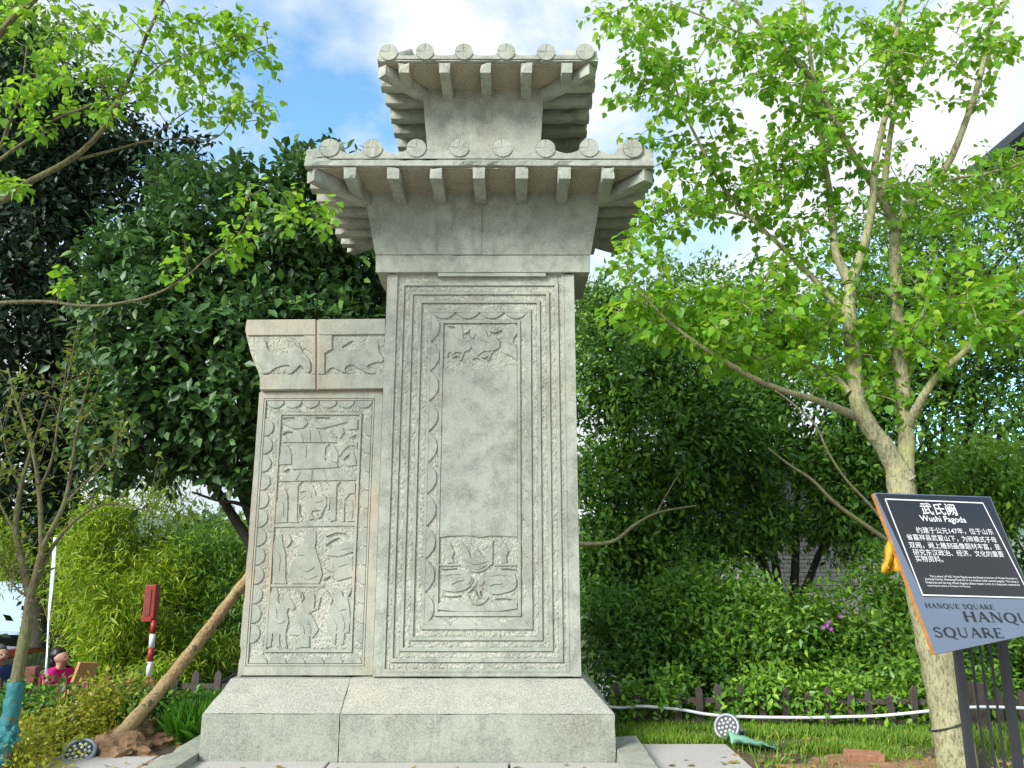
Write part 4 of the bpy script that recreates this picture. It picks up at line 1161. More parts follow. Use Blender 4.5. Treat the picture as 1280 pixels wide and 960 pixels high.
RZ = [  # px, py, Y, rx, ry, dY, tips
    (880, 60, 5.85, 120, 60, 0.5, 60), (780, 25, 5.8, 60, 28, 0.3, 12), (820, 130, 5.9, 70, 60, 0.4, 30), (860, 225, 6.0, 60, 50, 0.4, 26), (960, 160, 6.1, 90, 60, 0.5, 40),
    (1060, 60, 6.0, 110, 65, 0.6, 55), (1190, 40, 5.8, 110, 50, 0.5, 45), (1060, 165, 6.1, 80, 60, 0.5, 30), (1180, 110, 5.9, 100, 30, 0.4, 18), (1000, 225, 6.1, 80, 55, 0.4, 36),
    (930, 250, 6.0, 60, 40, 0.4, 14), (840, 275, 5.9, 60, 25, 0.3, 14), (790, 320, 5.6, 50, 35, 0.3, 14), (1010, 330, 6.2, 70, 60, 0.4, 30), (960, 390, 5.9, 100, 45, 0.4, 55),
    (870, 400, 5.6, 80, 45, 0.3, 44), (800, 385, 5.45, 45, 35, 0.3, 16), (1040, 430, 6.15, 90, 50, 0.4, 40), (940, 450, 5.8, 60, 25, 0.3, 18), (1180, 250, 6.0, 70, 45, 0.4, 26), (1200, 350, 5.8, 80, 60, 0.4, 34),
    (1250, 400, 5.6, 45, 50, 0.3, 28), (1160, 420, 6.1, 60, 50, 0.4, 22), (1120, 500, 6.1, 40, 22, 0.2, 7), (1255, 225, 5.75, 40, 50, 0.3, 16), (1100, 330, 6.1, 40, 60, 0.4, 12)]
nl = limb_tree(tree_r, RL, RZ, 'tallow_leaf', 0.062, 21, 'bark_pale', per_twig=13, dens=1.45, thin=0.78, twig_r=0.004, leaf_spread=0.065)

# ---- tree whose limbs reach in from beyond the left of the pagoda wing
tree_l = thing('tallow_tree', 'tree reaching bare curved limbs and heart-shaped leaves over the osmanthus, trunk out of view', 'tree', (-4.9, 4.8, 0))
def a3(x, y, z):                         # pixel triple for a world point, so that limbs may start off-frame
    return (x, y, z)
LL_ = [
    ([(-420, 1100, 4.8), (-400, 800, 4.8), (-360, 560, 4.8), (-260, 400, 4.8)], 0.14, 0.10),
    ([(-260, 400, 4.8), (-120, 310, 4.8), (0, 255, 4.8), (37, 232, 4.8), (90, 204, 4.8), (127, 169, 4.8), (154, 120, 4.8), (176, 64, 4.8), (204, 0, 4.8), (225, -60, 4.8)], 0.055, 0.016),
    ([(98, 199, 4.8), (142, 187, 4.9), (187, 174, 5.0), (225, 172, 5.05), (270, 171, 5.1), (296, 141, 5.1)], 0.019, 0.006),
    ([(187, 174, 5.0), (214, 152, 5.0), (240, 133, 5.0)], 0.012, 0.005),
    ([(-160, 330, 4.7), (-60, 250, 4.65), (0, 199, 4.6), (37, 172, 4.6), (71, 146, 4.6), (120, 129, 4.6), (165, 111, 4.6), (210, 75, 4.6), (277, 58, 4.65)], 0.028, 0.006),
    ([(-240, 390, 4.6), (-120, 180, 4.5), (0, 41, 4.4), (22, 15, 4.4), (45, -5, 4.4), (80, -50, 4.4)], 0.05, 0.03),
    ([(-30, 240, 4.8), (0, 184, 4.7), (19, 135, 4.7), (28, 109, 4.7), (34, 60, 4.7)], 0.022, 0.010),
    ([(-260, 400, 4.8), (-120, 385, 4.6), (0, 379, 4.5), (54, 377, 4.5), (116, 382, 4.5), (185, 372, 4.5), (231, 349, 4.5), (262, 322, 4.5), (292, 304, 4.5), (345, 289, 4.55)], 0.03, 0.005),
    ([(292, 304, 4.5), (306, 282, 4.5), (316, 258, 4.5)], 0.008, 0.004)]
LZ = [(60, 60, 4.6, 80, 70, 0.4, 34), (30, 130, 4.6, 60, 50, 0.3, 22), (160, 40, 4.7, 70, 40, 0.3, 14), (250, 50, 4.7, 70, 45, 0.3, 26), (305, 70, 4.8, 45, 60, 0.3, 20), (230, 110, 4.8, 80, 35, 0.3, 24),
      (300, 145, 5.0, 55, 22, 0.3, 15), (130, 120, 4.6, 60, 40, 0.3, 18), (20, 220, 4.6, 30, 25, 0.2, 7), (340, 250, 4.55, 60, 40, 0.25, 10), (390, 270, 4.55, 35, 35, 0.2, 6), (270, 310, 4.5, 50, 30, 0.2, 8), (220, 345, 4.5, 25, 15, 0.15, 3), (70, 340, 4.5, 20, 20, 0.2, 3)]
limb_tree(tree_l, LL_, LZ, 'tallow_leaf', 0.05, 33, 'bark_twig', per_twig=11, dens=1.15, thin=0.5, leaf_spread=0.045, twig_r=0.003)

# ---- trees
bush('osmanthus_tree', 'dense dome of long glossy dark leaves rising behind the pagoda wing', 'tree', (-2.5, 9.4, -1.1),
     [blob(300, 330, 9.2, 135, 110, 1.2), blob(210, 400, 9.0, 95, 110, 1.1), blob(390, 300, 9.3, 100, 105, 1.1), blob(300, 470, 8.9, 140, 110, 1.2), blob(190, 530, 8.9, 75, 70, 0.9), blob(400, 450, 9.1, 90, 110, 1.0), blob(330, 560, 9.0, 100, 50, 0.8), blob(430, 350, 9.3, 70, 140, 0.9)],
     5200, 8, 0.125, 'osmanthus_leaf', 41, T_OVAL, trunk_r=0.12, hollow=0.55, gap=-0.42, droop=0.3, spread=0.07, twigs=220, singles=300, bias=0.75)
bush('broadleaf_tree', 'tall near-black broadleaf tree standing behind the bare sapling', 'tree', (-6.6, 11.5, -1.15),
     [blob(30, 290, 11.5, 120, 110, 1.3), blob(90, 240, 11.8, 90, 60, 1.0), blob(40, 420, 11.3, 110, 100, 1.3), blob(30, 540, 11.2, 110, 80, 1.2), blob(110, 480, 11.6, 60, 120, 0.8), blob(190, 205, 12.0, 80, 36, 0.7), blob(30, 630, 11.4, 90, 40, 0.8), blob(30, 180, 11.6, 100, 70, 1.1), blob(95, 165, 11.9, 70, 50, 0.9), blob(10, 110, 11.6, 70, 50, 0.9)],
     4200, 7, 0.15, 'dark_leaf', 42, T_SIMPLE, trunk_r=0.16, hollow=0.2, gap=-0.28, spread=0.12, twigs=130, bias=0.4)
bush('broadleaf_tree', 'pale green tall tree half seen behind the black-leaved tree', 'tree', (-7.6, 14, -1.15),
     [blob(60, 120, 14, 70, 90, 1.2), blob(20, 60, 14, 60, 70, 1.0)], 700, 7, 0.17, 'shrub_leaf', 43, T_SIMPLE, trunk_r=0.12, spread=0.14, twigs=30)

ev = [
    ('evergreen_tree', 'dark evergreen tree pressed close to the right flank of the pagoda shaft', (1.6, 10.2, -1.15),
     [blob(770, 470, 10.2, 70, 80, 1.0), blob(830, 560, 10.0, 100, 75, 1.0), blob(760, 620, 10.0, 70, 90, 1.0), blob(860, 470, 10.4, 90, 55, 0.9), blob(750, 400, 10.6, 40, 40, 0.7), blob(900, 530, 10.1, 70, 50, 0.8), blob(745, 720, 9.9, 50, 60, 0.7), blob(820, 690, 10.0, 70, 50, 0.7)], 4200, 8, 0.10, 'evergreen_leaf', 51, -0.22, 0.10),
    ('evergreen_tree', 'open dark evergreen with pale gaps and bare arching boughs in front of the brick house', (3.6, 10.6, -1.15),
     [blob(930, 560, 10.6, 80, 60, 0.9), blob(1010, 530, 10.7, 90, 60, 0.9), blob(900, 650, 10.4, 90, 50, 0.8), blob(1060, 620, 10.6, 60, 70, 0.8)], 3000, 8, 0.10, 'evergreen_leaf', 52, -0.16, 0.10),
    ('evergreen_tree', 'tall dense dark evergreen filling the space behind the pale forked trunk', (5.6, 10.4, -1.15),
     [blob(1120, 330, 10.6, 90, 90, 1.1), blob(1210, 300, 10.8, 80, 80, 1.1), blob(1180, 430, 10.3, 110, 90, 1.1), blob(1080, 440, 10.6, 70, 90, 1.0), blob(1240, 520, 10.2, 70, 80, 1.0), blob(1130, 560, 10.5, 90, 70, 1.0)], 3000, 8, 0.10, 'evergreen_leaf', 53, -0.25, 0.12),
    ('evergreen_tree', 'round-topped distant evergreen showing above the other crowns', (3.2, 13.5, -1.15),
     [blob(880, 380, 13.5, 80, 50, 1.0), blob(800, 410, 13.4, 60, 50, 1.0), blob(960, 420, 13.6, 80, 50, 1.0), blob(900, 460, 13.6, 120, 60, 1.0)], 1700, 8, 0.12, 'evergreen_leaf', 54, -0.4, 0.12)]
for nm, lb, bs, bl, n, per, L, lf, sd, gp, sp in ev:
    bush(nm, lb, 'tree', bs, bl, n, per, L, lf, sd, T_SIMPLE, 'evergreen trees beyond the fence', trunk_r=0.11, hollow=0.4, gap=gp, spread=sp, twigs=110, bark_='bark_dark', bias=0.6)
bush('evergreen_tree', 'broad evergreen tree between the tall pale house and the brick house', 'tree', (8.2, 12.5, -1.15), [blob(1330, 560, 12.5, 110, 120, 1.2), blob(1400, 650, 12.4, 110, 120, 1.2), blob(1280, 690, 12.4, 90, 90, 1.0), blob(1380, 440, 12.8, 90, 100, 1.1)], 2000, 8, 0.12, 'evergreen_leaf', 55, T_SIMPLE, 'evergreen trees beyond the fence', trunk_r=0.12, hollow=0.4, gap=-0.3, spread=0.12, twigs=60)
# pale bare boughs of the trees beyond the fence
def bough(label, lst):
    t = Tubes()
    root = thing('bare_bough', label, 'branch', at(*lst[0][0][0]))
    for pts, r0, r1 in lst:
        S = spline([at(*p) for p in pts], 5)
        t = Tubes(); t.add(S, np.linspace(r0, r1, len(S)), 6); t.build('limb', M['bark_pale'], root)
bough('pale bare bough drooping from behind the black sign into dark leaves', [([(1115, 680, 9.4), (1080, 655, 9.4), (1045, 630, 9.4), (1015, 600, 9.4), (985, 580, 9.4), (960, 560, 9.4)], 0.032, 0.012), ([(1130, 690, 9.4), (1095, 640, 9.45), (1058, 600, 9.5), (1035, 565, 9.5), (1018, 530, 9.5), (985, 500, 9.5), (968, 488, 9.5)], 0.022, 0.008)])
bough('short pale crooked bough sticking out beside the pagoda shaft', [([(722, 680, 9.0), (745, 680, 9.0), (770, 675, 9.0), (795, 655, 9.0), (825, 640, 9.0), (870, 632, 9.1)], 0.03, 0.01), ([(820, 642, 9.0), (835, 615, 9.0), (850, 590, 9.1)], 0.012, 0.006)])

sh = [
    ('round leafy shrub just right of the pagoda plinth, behind the grey picket fence', (790, 800, 8.5, 75, 75), 1000, 'evergreen_leaf', 61),
    ('tall bright-tipped shrub behind the upright spotlight and fence', (870, 770, 8.6, 80, 85), 1300, 'shrub_leaf', 62),
    ('bright green shrub with a purple flower, in front of the brick house', (985, 806, 8.6, 90, 85), 1800, 'shrub_leaf', 63),
    ('leafy green shrub left of the pale tree trunk, below the brick house', (1085, 770, 8.7, 75, 90), 1300, 'shrub_leaf', 64),
    ('low shrub with young shoots at the foot of the pale tree trunk', (1130, 850, 8.2, 50, 55), 600, 'shrub_leaf', 65),
    ('dark leafy shrub seen between the bars of the sign stand', (1250, 830, 8.2, 80, 90), 800, 'evergreen_leaf', 66),
    ('bright small-leaved shrub above the top edge of the black sign', (1240, 600, 8.2, 60, 55), 700, 'shrub_leaf', 67),
    ('low dark shrub crowding the fence beside the plinth', (860, 840, 8.3, 60, 40), 600, 'evergreen_leaf', 68)]
for lb, (px, py, Y, rx, ry), n, lf, sd in sh:
    r0 = random.Random(sd)
    bl = [blob(px + r0.uniform(-0.5, 0.5) * rx, py + r0.uniform(-0.45, 0.45) * ry, Y + r0.uniform(-0.2, 0.3), rx * 0.62, ry * 0.58, 0.5) for _ in range(5)] + [blob(px, py + ry * 0.2, Y, rx * 0.9, ry * 0.75, 0.6)]
    c = at(px, py, Y)
    s = bush('leafy_shrub', lb, 'shrub', (c.x, Y, -1.12), bl, n, 8, 0.072, lf, sd, T_SIMPLE, 'shrubs behind the grey picket fence', trunk_r=0.03, hollow=0.35, gap=-0.3, spread=0.07, twigs=60, up=0.55, gscale=2.2)
    if sd == 63:
        for k, (fx_, fy_) in enumerate(((1033, 781), (1038, 786), (1028, 784), (1050, 770), (1035, 777))):
            p = at(fx_, fy_, 8.0)
            V, F = leaf_geo(np.repeat(np.array([tuple(p)]), 6, 0), np.array([(math.cos(a), -0.5, math.sin(a)) for a in np.linspace(0, 5.2, 6)]), np.array([(0.1, -1, 0.2)] * 6), np.full(6, 0.03), T_OVAL)
            link_mesh('flower', np_mesh('flower', V, F), M['flower'], s)

# bamboo clumps: culms and narrow leaves
def bamboo(label, base, blobs, n, per, L, leaf, seed, culms):
    root = thing('bamboo_clump', label, 'bamboo', base, 'bamboo clumps beyond the red fence')
    r = np.random.default_rng(seed)
    more = []
    for c, rad in blobs:                      # feathery plumes standing out of the mass
        for _ in range(5):
            d = unit(r.normal(size=3) + np.array([0, -0.5, 0.5]))
            more.append((c + d * rad * r.uniform(0.75, 1.1), rad * r.uniform(0.22, 0.4)))
    blobs = [(c, rad * 0.85) for c, rad in blobs] + more
    P, N = crown_clusters(blobs, n, seed, 0.45, -0.02, 1.5, 0.6)
    for k in range(culms):
        tip = P[r.integers(len(P))]
        t = Tubes()
        b0 = np.array([base[0] + r.normal() * 0.4, base[1] + r.normal() * 0.25, base[2] - 0.05])
        t.add(wander(b0, tip, seed + k, 7, 0.03), np.linspace(0.016, 0.005, 7), 5)
        t.build('culm', M['bark_twig'], root)
    p, d, nn, ll = cluster_leaves(P, N, per, L, seed, 0.11, 0.45, 0.55, 0.5)
    foliage('crown', p, d, nn, ll, T_BLADE, M[leaf], root)
bamboo('broad bright yellow-green bamboo clump behind the woman and the striped pole', (-5.3, 11.2, -1.15),
       [blob(110, 690, 11.2, 90, 60, 0.9), blob(190, 680, 11.0, 70, 60, 0.9), blob(170, 750, 10.8, 80, 70, 0.9), blob(110, 765, 10.9, 42, 50, 0.7), blob(205, 810, 10.8, 62, 50, 0.8), blob(50, 690, 11.3, 50, 40, 0.7), blob(150, 830, 10.9, 40, 40, 0.6)], 3400, 12, 0.105, 'bamboo_leaf', 71, 26)
bamboo('darker green bamboo clump behind the leaning wooden prop', (-4.0, 11.6, -1.15),
       [blob(275, 720, 11.6, 50, 60, 0.8), blob(270, 800, 11.3, 55, 60, 0.8), blob(300, 760, 11.4, 40, 80, 0.7), blob(240, 840, 11.2, 60, 35, 0.6)], 2000, 10, 0.10, 'shrub_leaf', 72, 16)
bush('shade_hedge', 'dark leafy hedge added as painted shade behind the bamboo and the striped pole', 'hedge', (-5.2, 12.6, -1.15), [blob(90, 800, 12.6, 50, 55, 0.6), blob(160, 800, 12.6, 60, 80, 0.6), blob(230, 790, 12.6, 60, 80, 0.6), blob(290, 790, 12.6, 40, 80, 0.6), blob(130, 720, 12.8, 80, 50, 0.6), blob(220, 720, 12.8, 80, 50, 0.6)], 1500, 8, 0.14, 'dark_leaf', 74, T_SIMPLE, spread=0.16, twigs=40, hollow=0.1)  # hedge added: its near-black leaves stand in for shade inside the bamboo
bush('small_tree', 'pale hazy little tree beyond the bamboo, under the osmanthus branches', 'tree', (-9.2, 26, -1.15), [blob(285, 690, 26, 45, 35, 1.0), blob(250, 680, 26, 30, 28, 0.9)], 420, 7, 0.28, 'far_leaf', 73, T_SIMPLE, spread=0.25, twigs=20)

# dark bare lower branches of the osmanthus
osb = [([(330, 640, 9.0), (285, 600, 8.9), (250, 585, 8.8), (210, 560, 8.8)], 0.05, 0.015), ([(325, 645, 9.0), (300, 630, 8.9), (270, 625, 8.8), (240, 615, 8.7)], 0.03, 0.01), ([(330, 600, 9.0), (290, 560, 8.9), (270, 520, 8.8)], 0.03, 0.012)]
osm = [o for o in COL.objects if o.name.startswith('osmanthus_tree')][0]
for pts, r0, r1 in osb:
    S = spline([at(*p) for p in pts], 5)
    t = Tubes(); t.add(S, np.linspace(r0, r1, len(S)), 6); t.build('limb', M['bark_dark'], osm)

# ---- bare sapling wrapped in teal cloth
sap = thing('sapling', 'slim sapling with sparse leaves, its trunk foot wrapped in teal cloth', 'tree', at(2, 960, 5.7))
t = Tubes()
SP = [([(-2, 985, 5.7), (8, 930, 5.75), (22, 844, 5.8), (33, 785, 5.85), (38, 748, 5.85)], 0.05, 0.036),
      ([(38, 748, 5.85), (27, 700, 5.9), (20, 660, 5.9), (26, 610, 5.9), (40, 560, 5.9), (60, 500, 5.9)], 0.032, 0.006), ([(38, 748, 5.85), (50, 700, 5.8), (52, 686, 5.8), (49, 615, 5.8), (40, 560, 5.8), (20, 500, 5.8), (10, 460, 5.8)], 0.03, 0.005),
      ([(38, 750, 5.85), (62, 690, 5.85), (95, 650, 5.9), (135, 630, 5.9), (190, 640, 5.9)], 0.02, 0.004), ([(52, 686, 5.8), (80, 630, 5.75), (90, 580, 5.75), (98, 530, 5.75), (112, 470, 5.75)], 0.02, 0.005),
      ([(22, 670, 5.9), (5, 640, 5.9), (-15, 600, 5.9)], 0.014, 0.005), ([(49, 615, 5.8), (66, 570, 5.8), (75, 510, 5.8), (90, 450, 5.8)], 0.012, 0.004), ([(38, 745, 5.85), (20, 735, 5.8), (-5, 690, 5.8)], 0.012, 0.005), ([(80, 630, 5.75), (120, 590, 5.75), (150, 560, 5.8)], 0.009, 0.003),
      ([(26, 610, 5.9), (10, 570, 5.9), (0, 520, 5.9)], 0.01, 0.003)]
r = np.random.default_rng(5)
P, D, N, LL3 = [], [], [], []
for pts, r0, r1 in SP:
    S = spline([at(*p) for p in pts], 6)
    t.add(S, np.linspace(r0, r1, len(S)), 8)
    if r0 < 0.033:
        for k in range(12):
            i = r.integers(len(S) // 2, len(S))
            e = S[i] + np.array([r.normal() * 0.16, r.normal() * 0.12, abs(r.normal()) * 0.22])
            tw = wander(S[i], e, int(1000 * r.random()), 5, 0.06)
            t.add(tw, np.linspace(0.004, 0.0018, 5), 4)
            for q in range(6):
                P.append(tw[-1 - q % 3] + r.normal(size=3) * 0.03); D.append(unit(r.normal(size=3) + np.array([0, 0, -0.2]))); N.append(unit(np.array([0, 0, 1.0]) + r.normal(size=3) * 0.4)); LL3.append(0.05 + 0.02 * r.random())
t.build('trunk', M['bark_twig'], sap)
foliage('crown', np.array(P), np.array(D), np.array(N), np.array(LL3), T_OVAL, M['sparse_leaf'], sap)
wr = [at(x, y, Y) for x, y, Y in ((-2, 968, 5.71), (6, 935, 5.75), (14, 890, 5.78), (21, 852, 5.8))]
V, F = [], []
S = spline(wr, 12)
ns_ = 22
for i, p in enumerate(S):
    for j in range(ns_):
        a_ = 2 * math.pi * j / ns_
        lap = ((i * 0.9 + j * 6.0 / ns_) % 6.0) / 6.0          # overlapping spiral turns
        rr = 0.050 + 0.010 * lap + 0.006 * noise.noise(Vector((math.cos(a_) * 2, math.sin(a_) * 2, i * 0.5)))
        ext = 0.05 * max(0.0, noise.noise(Vector((j * 0.5, 3.3, 0)))) if i == 0 else 0.0
        V.append((p[0] + (rr + ext) * math.cos(a_), p[1] + (rr + ext) * math.sin(a_), p[2] + 0.012 * noise.noise(Vector((j * 0.7, i * 0.3, 5)))))
for i in range(len(S) - 1):
    for j in range(ns_): F.append((i * ns_ + j, i * ns_ + (j + 1) % ns_, (i + 1) * ns_ + (j + 1) % ns_, (i + 1) * ns_ + j))
link_mesh('cloth_wrap', np_mesh('cloth_wrap', V, F), M['teal_wrap'], sap, True)
V, F = [], []
for i in range(8):
    for j in range(7):
        u, v = j / 6 - 0.5, i / 7
        p = at(12 + u * 34 * (0.7 + 0.5 * noise.noise(Vector((i * 0.8, 1.0, 2)))), 906 + v * 24 + 5 * noise.noise(Vector((j * 0.9, 4, 1))), 5.70 - 0.05 * math.cos(u * 3) + 0.02 * math.sin(j * 2.1 + i))
        V.append(tuple(p))
for i in range(7):
    for j in range(6): F.append((i * 7 + j, i * 7 + j + 1, (i + 1) * 7 + j + 1, (i + 1) * 7 + j))
link_mesh('cloth_flap', np_mesh('cloth_flap', V, F), M['teal_wrap'], sap, True)

# ------------------------------------------------------------------ low planting on the near ground
bush('golden_shrub', 'fluffy golden yellow-green shrub round the ground light beside the left slab', 'shrub', (-3.9, 6.35, 0.0),
     [blob(35, 945, 6.1, 45, 28, 0.35), blob(5, 968, 5.8, 50, 28, 0.3), blob(140, 880, 6.95, 36, 32, 0.3), blob(100, 902, 6.75, 44, 32, 0.3), blob(60, 918, 6.5, 44, 30, 0.3), blob(15, 935, 6.2, 40, 26, 0.3), blob(120, 912, 6.75, 26, 20, 0.2)], 1250, 8, 0.042, 'gold_leaf', 81, T_SIMPLE, trunk_r=0.015, hollow=0.3, spread=0.045, twigs=60, up=0.5, bark_='bark_twig', gscale=3.0, gap=-0.4)
bush('dark_shrub', 'low dark green shrub at the foot of the teal-wrapped sapling', 'shrub', (-4.4, 6.9, 0.0), [blob(55, 895, 6.9, 55, 28, 0.3), blob(20, 890, 6.9, 40, 25, 0.3)], 420, 7, 0.06, 'evergreen_leaf', 82, T_SIMPLE, trunk_r=0.012, spread=0.05, twigs=20)
bush('dark_shrub', 'low dark leafy plant behind the foot of the wooden prop', 'shrub', (-2.9, 7.0, 0.0), [blob(215, 885, 7.0, 42, 18, 0.2), blob(180, 890, 7.0, 30, 16, 0.2), blob(150, 870, 7.2, 40, 18, 0.2)], 320, 7, 0.06, 'evergreen_leaf', 83, T_SIMPLE, trunk_r=0.012, spread=0.05, twigs=20)

def grass(name, label, cat, pts, L, seed, mat, lean=0.35, kind='stuff'):
    r = np.random.default_rng(seed)
    n = len(pts)
    P = np.array(pts)
    D = unit(np.stack([r.normal(size=n) * lean, r.normal(size=n) * lean, np.ones(n)], 1))
    N = unit(np.stack([r.normal(size=n), r.normal(size=n), 0.1 * np.ones(n)], 1))
    V, F = leaf_geo(P, D, N, L * (0.5 + 0.9 * r.random(n)), (T_GRASS[0] * np.array([1.6, 1, 1]), T_GRASS[1]))
    o = link_mesh(name, np_mesh(name, V, F), mat)
    return tag(o, label, cat, kind=kind)
def scatter(n, x0, x1, y0, y1, seed, test=None):
    r = np.random.default_rng(seed)
    out = []
    while len(out) < n:
        x, y = r.uniform(x0, x1), r.uniform(y0, y1)
        if test is None or test(x, y): out.append((x, y, terrain_h(x, y) - 0.005))
    return out
def lawn_test(x, y):
    if x < 1.74 and y < 6.63: return False
    return noise.noise(Vector((x * 1.6, y * 2.4, 3))) + 0.8 * (y - 6.55) > -0.05 + 0.25 * random.random() or random.random() < 0.04
grass('lawn', 'short bright lawn between the slab and the grey picket fence', 'grass', scatter(52000, 0.80, 5.6, 5.4, 7.75, 1, lawn_test), 0.075, 2, M['grass'])
grass('grass_tuft', 'lush tuft of long grass against the left flank of the plinth', 'grass', [(x, y, z) for x, y, z in scatter(7000, -2.95, -2.30, 6.45, 7.5, 3, lambda x, y: ((x + 2.60) / 0.30) ** 2 + ((y - 7.1) / 0.40) ** 2 < 1)], 0.26, 4, M['lush_grass'], 0.35)
grass('grass_fringe', 'thin weedy grass along the foot of the red picket fence', 'grass', scatter(9000, -6.0, -2.4, 6.9, 7.7, 5), 0.10, 6, M['grass'])

r = np.random.default_rng(77)
fl = [(r.uniform(-3.6, 3.4), r.uniform(4.9, 6.9)) for _ in range(420)]
fl = [(x, y) for x, y in fl if not (-2.6 < x < 1.02 and y > 5.95)]
P = np.array([(x, y, 0.045 if (-4.1 < x < 1.7 and y < 6.1) else 0.03) for x, y in fl])
V, F = leaf_geo(P, unit(np.stack([r.normal(size=len(P)), r.normal(size=len(P)), 0.15 * r.normal(size=len(P))], 1)), unit(np.array([0, 0, 1.0]) + r.normal(size=(len(P), 3)) * 0.25), r.uniform(0.025, 0.06, len(P)), T_HEART)
M['litter'] = leaf_mat('dry_leaf', (0.16, 0.09, 0.03), (0.30, 0.21, 0.07), (0.22, 0.26, 0.05), 0.15, 0.7, 0.2, 0.3)
tag(link_mesh('fallen_leaves', np_mesh('fallen_leaves', V, F), M['litter']), 'dry fallen leaves strewn over the slabs and soil', 'leaves', kind='stuff')

# soil mound at the foot of the prop, with clods
def lump(name, c, rad, mat, seed, parent=None, flat=0.6, sub=3, rough=0.25):
    bm = bmesh.new()
    bmesh.ops.create_icosphere(bm, subdivisions=sub, radius=1.0)
    for v in bm.verts:
        n_ = noise.noise(v.co * 1.7 + Vector((seed, 0, 0))) * rough + noise.noise(v.co * 4.5 + Vector((0, seed, 0))) * rough * 0.5
        v.co = Vector((v.co.x * rad[0], v.co.y * rad[1], v.co.z * rad[2])) * (1 + n_)
        v.co += Vector(c)
    return from_bm(name, bm, mat, parent)
mc = onz(185, 922, 0.0)
md = thing('soil_mound', 'heap of loose orange-brown soil where the wooden prop meets the ground', 'soil', (mc.x, mc.y, 0))
lump('heap', (mc.x, mc.y, -0.02), (0.44, 0.38, 0.17), M['mound'], 3, md, sub=5, rough=0.45)
rc = random.Random(9)
pf = at(146, 930, 6.42)
lump('heap', (pf.x + 0.03, pf.y - 0.02, 0.0), (0.24, 0.2, 0.13), M['mound'], 8, md, sub=4, rough=0.5)
for k in range(46):
    a, q = rc.random() * 6.28, rc.random() ** 0.6
    s = rc.uniform(0.015, 0.05)
    lump('clod', (mc.x + 0.52 * q * math.cos(a), mc.y + 0.42 * q * math.sin(a), 0.16 * (1 - q * q) + 0.005), (s, s, s * 0.7), M['mound'], k, md, sub=2, rough=0.4)
c = onz(190, 918, 0.0)
tag(lump('boulder', tuple(at(187, 905, c.y) + Vector((0, 0, 0))), (0.085, 0.075, 0.08), M['mound'], 21, sub=3), 'rounded brown boulder on top of the soil heap', 'stone')
mr = onz(1120, 955, 0)
md2 = thing('soil_patch', 'patch of bare orange soil between the pale trunk and the red brick', 'soil', (mr.x, mr.y, 0))
lump('heap', (mr.x - 0.1, mr.y - 0.05, -0.03), (0.75, 0.32, 0.055), M['mound'], 13, md2, sub=5, rough=0.4)
for k in range(40):
    a, q = rc.random() * 6.28, rc.random() ** 0.5
    s = rc.uniform(0.01, 0.03)
    lump('clod', (mr.x - 0.1 + 0.9 * q * math.cos(a), mr.y + 0.35 * q * math.sin(a), 0.012), (s, s, s * 0.6), M['mound'], k, md2, sub=2, rough=0.4)

# loose brick on the lawn
bc = onz(1080, 955, 0)
bm = bmesh.new(); box_bm(bm, (-0.13, -0.06, 0), (0.13, 0.06, 0.085), 0.008)
bmesh.ops.subdivide_edges(bm, edges=[e for e in bm.edges if e.calc_length() > 0.05], cuts=4, use_grid_fill=True)
for v in bm.verts: v.co += v.normal * 0.006 * noise.noise(v.co * 22)
o = from_bm('loose_brick', bm, M['brick_red'])
o.location = (bc.x, bc.y, 0.0); o.rotation_euler = (0.05, 0.04, R(-6))
tag(o, 'loose red brick lying on the bare soil near the lawn', 'brick')

# crumpled green plastic
V, F = [], []
g0 = onz(940, 935, 0.02)
for i in range(9):
    for j in range(7):
        u, v = i / 8 - 0.5, j / 6 - 0.5
        V.append((g0.x + u * 0.34, g0.y + v * 0.22, 0.035 + 0.10 * (0.5 - u) * abs(math.sin(v * 4 + 0.9)) + 0.05 * noise.noise(Vector((u * 5, v * 6, 1)))))
for i in range(8):
    for j in range(6): F.append((i * 7 + j, (i + 1) * 7 + j, (i + 1) * 7 + j + 1, i * 7 + j + 1))
o = link_mesh('plastic_sheet', np_mesh('plastic_sheet', V, F), M['green_plastic'], None, True)
o.modifiers.new('thickness', 'SOLIDIFY').thickness = 0.003
tag(o, 'crumpled pale green plastic sheet on the grass by the upright spotlight', 'plastic sheet')

# weeds pushing through the grey fence
WEED = ['small weed in the fence corner beside the plinth', 'leafy weed in the fence left of the upright spotlight', 'bushy weed in the fence directly behind the upright spotlight', 'broad weed in the fence behind the green plastic sheet', 'slim weed among the pickets right of the green plastic sheet',
        'wide weed among the pickets behind the red brick', 'large weed in the fence left of the pale trunk', 'tall weed in the fence touching the pale trunk', 'big weed in the fence seen through the sign stand bars']
for k, (px, py, rx, ry) in enumerate(((782, 880, 22, 20), (835, 862, 24, 22), (925, 880, 30, 30), (958, 862, 34, 26), (1010, 868, 24, 22), (1050, 872, 30, 28), (1105, 880, 34, 32), (1150, 880, 28, 36), (1245, 880, 40, 36))):
    c = at(px, py, 7.5)
    bush('fence_weed', WEED[k], 'weed', (c.x, 7.5, -0.02), [blob(px, py, 7.48, rx, ry, 0.16), blob(px + 8, py - 10, 7.55, rx * 0.7, ry * 0.8, 0.14), blob(px - 9, py + 8, 7.4, rx * 0.8, ry * 0.6, 0.14)], 60 + rx * 3, 6, 0.06, 'shrub_leaf', 300 + k, T_OVAL, 'weeds along the grey fence', trunk_r=0.007, hollow=0.1, spread=0.05, twigs=14, bark_='bark_twig')

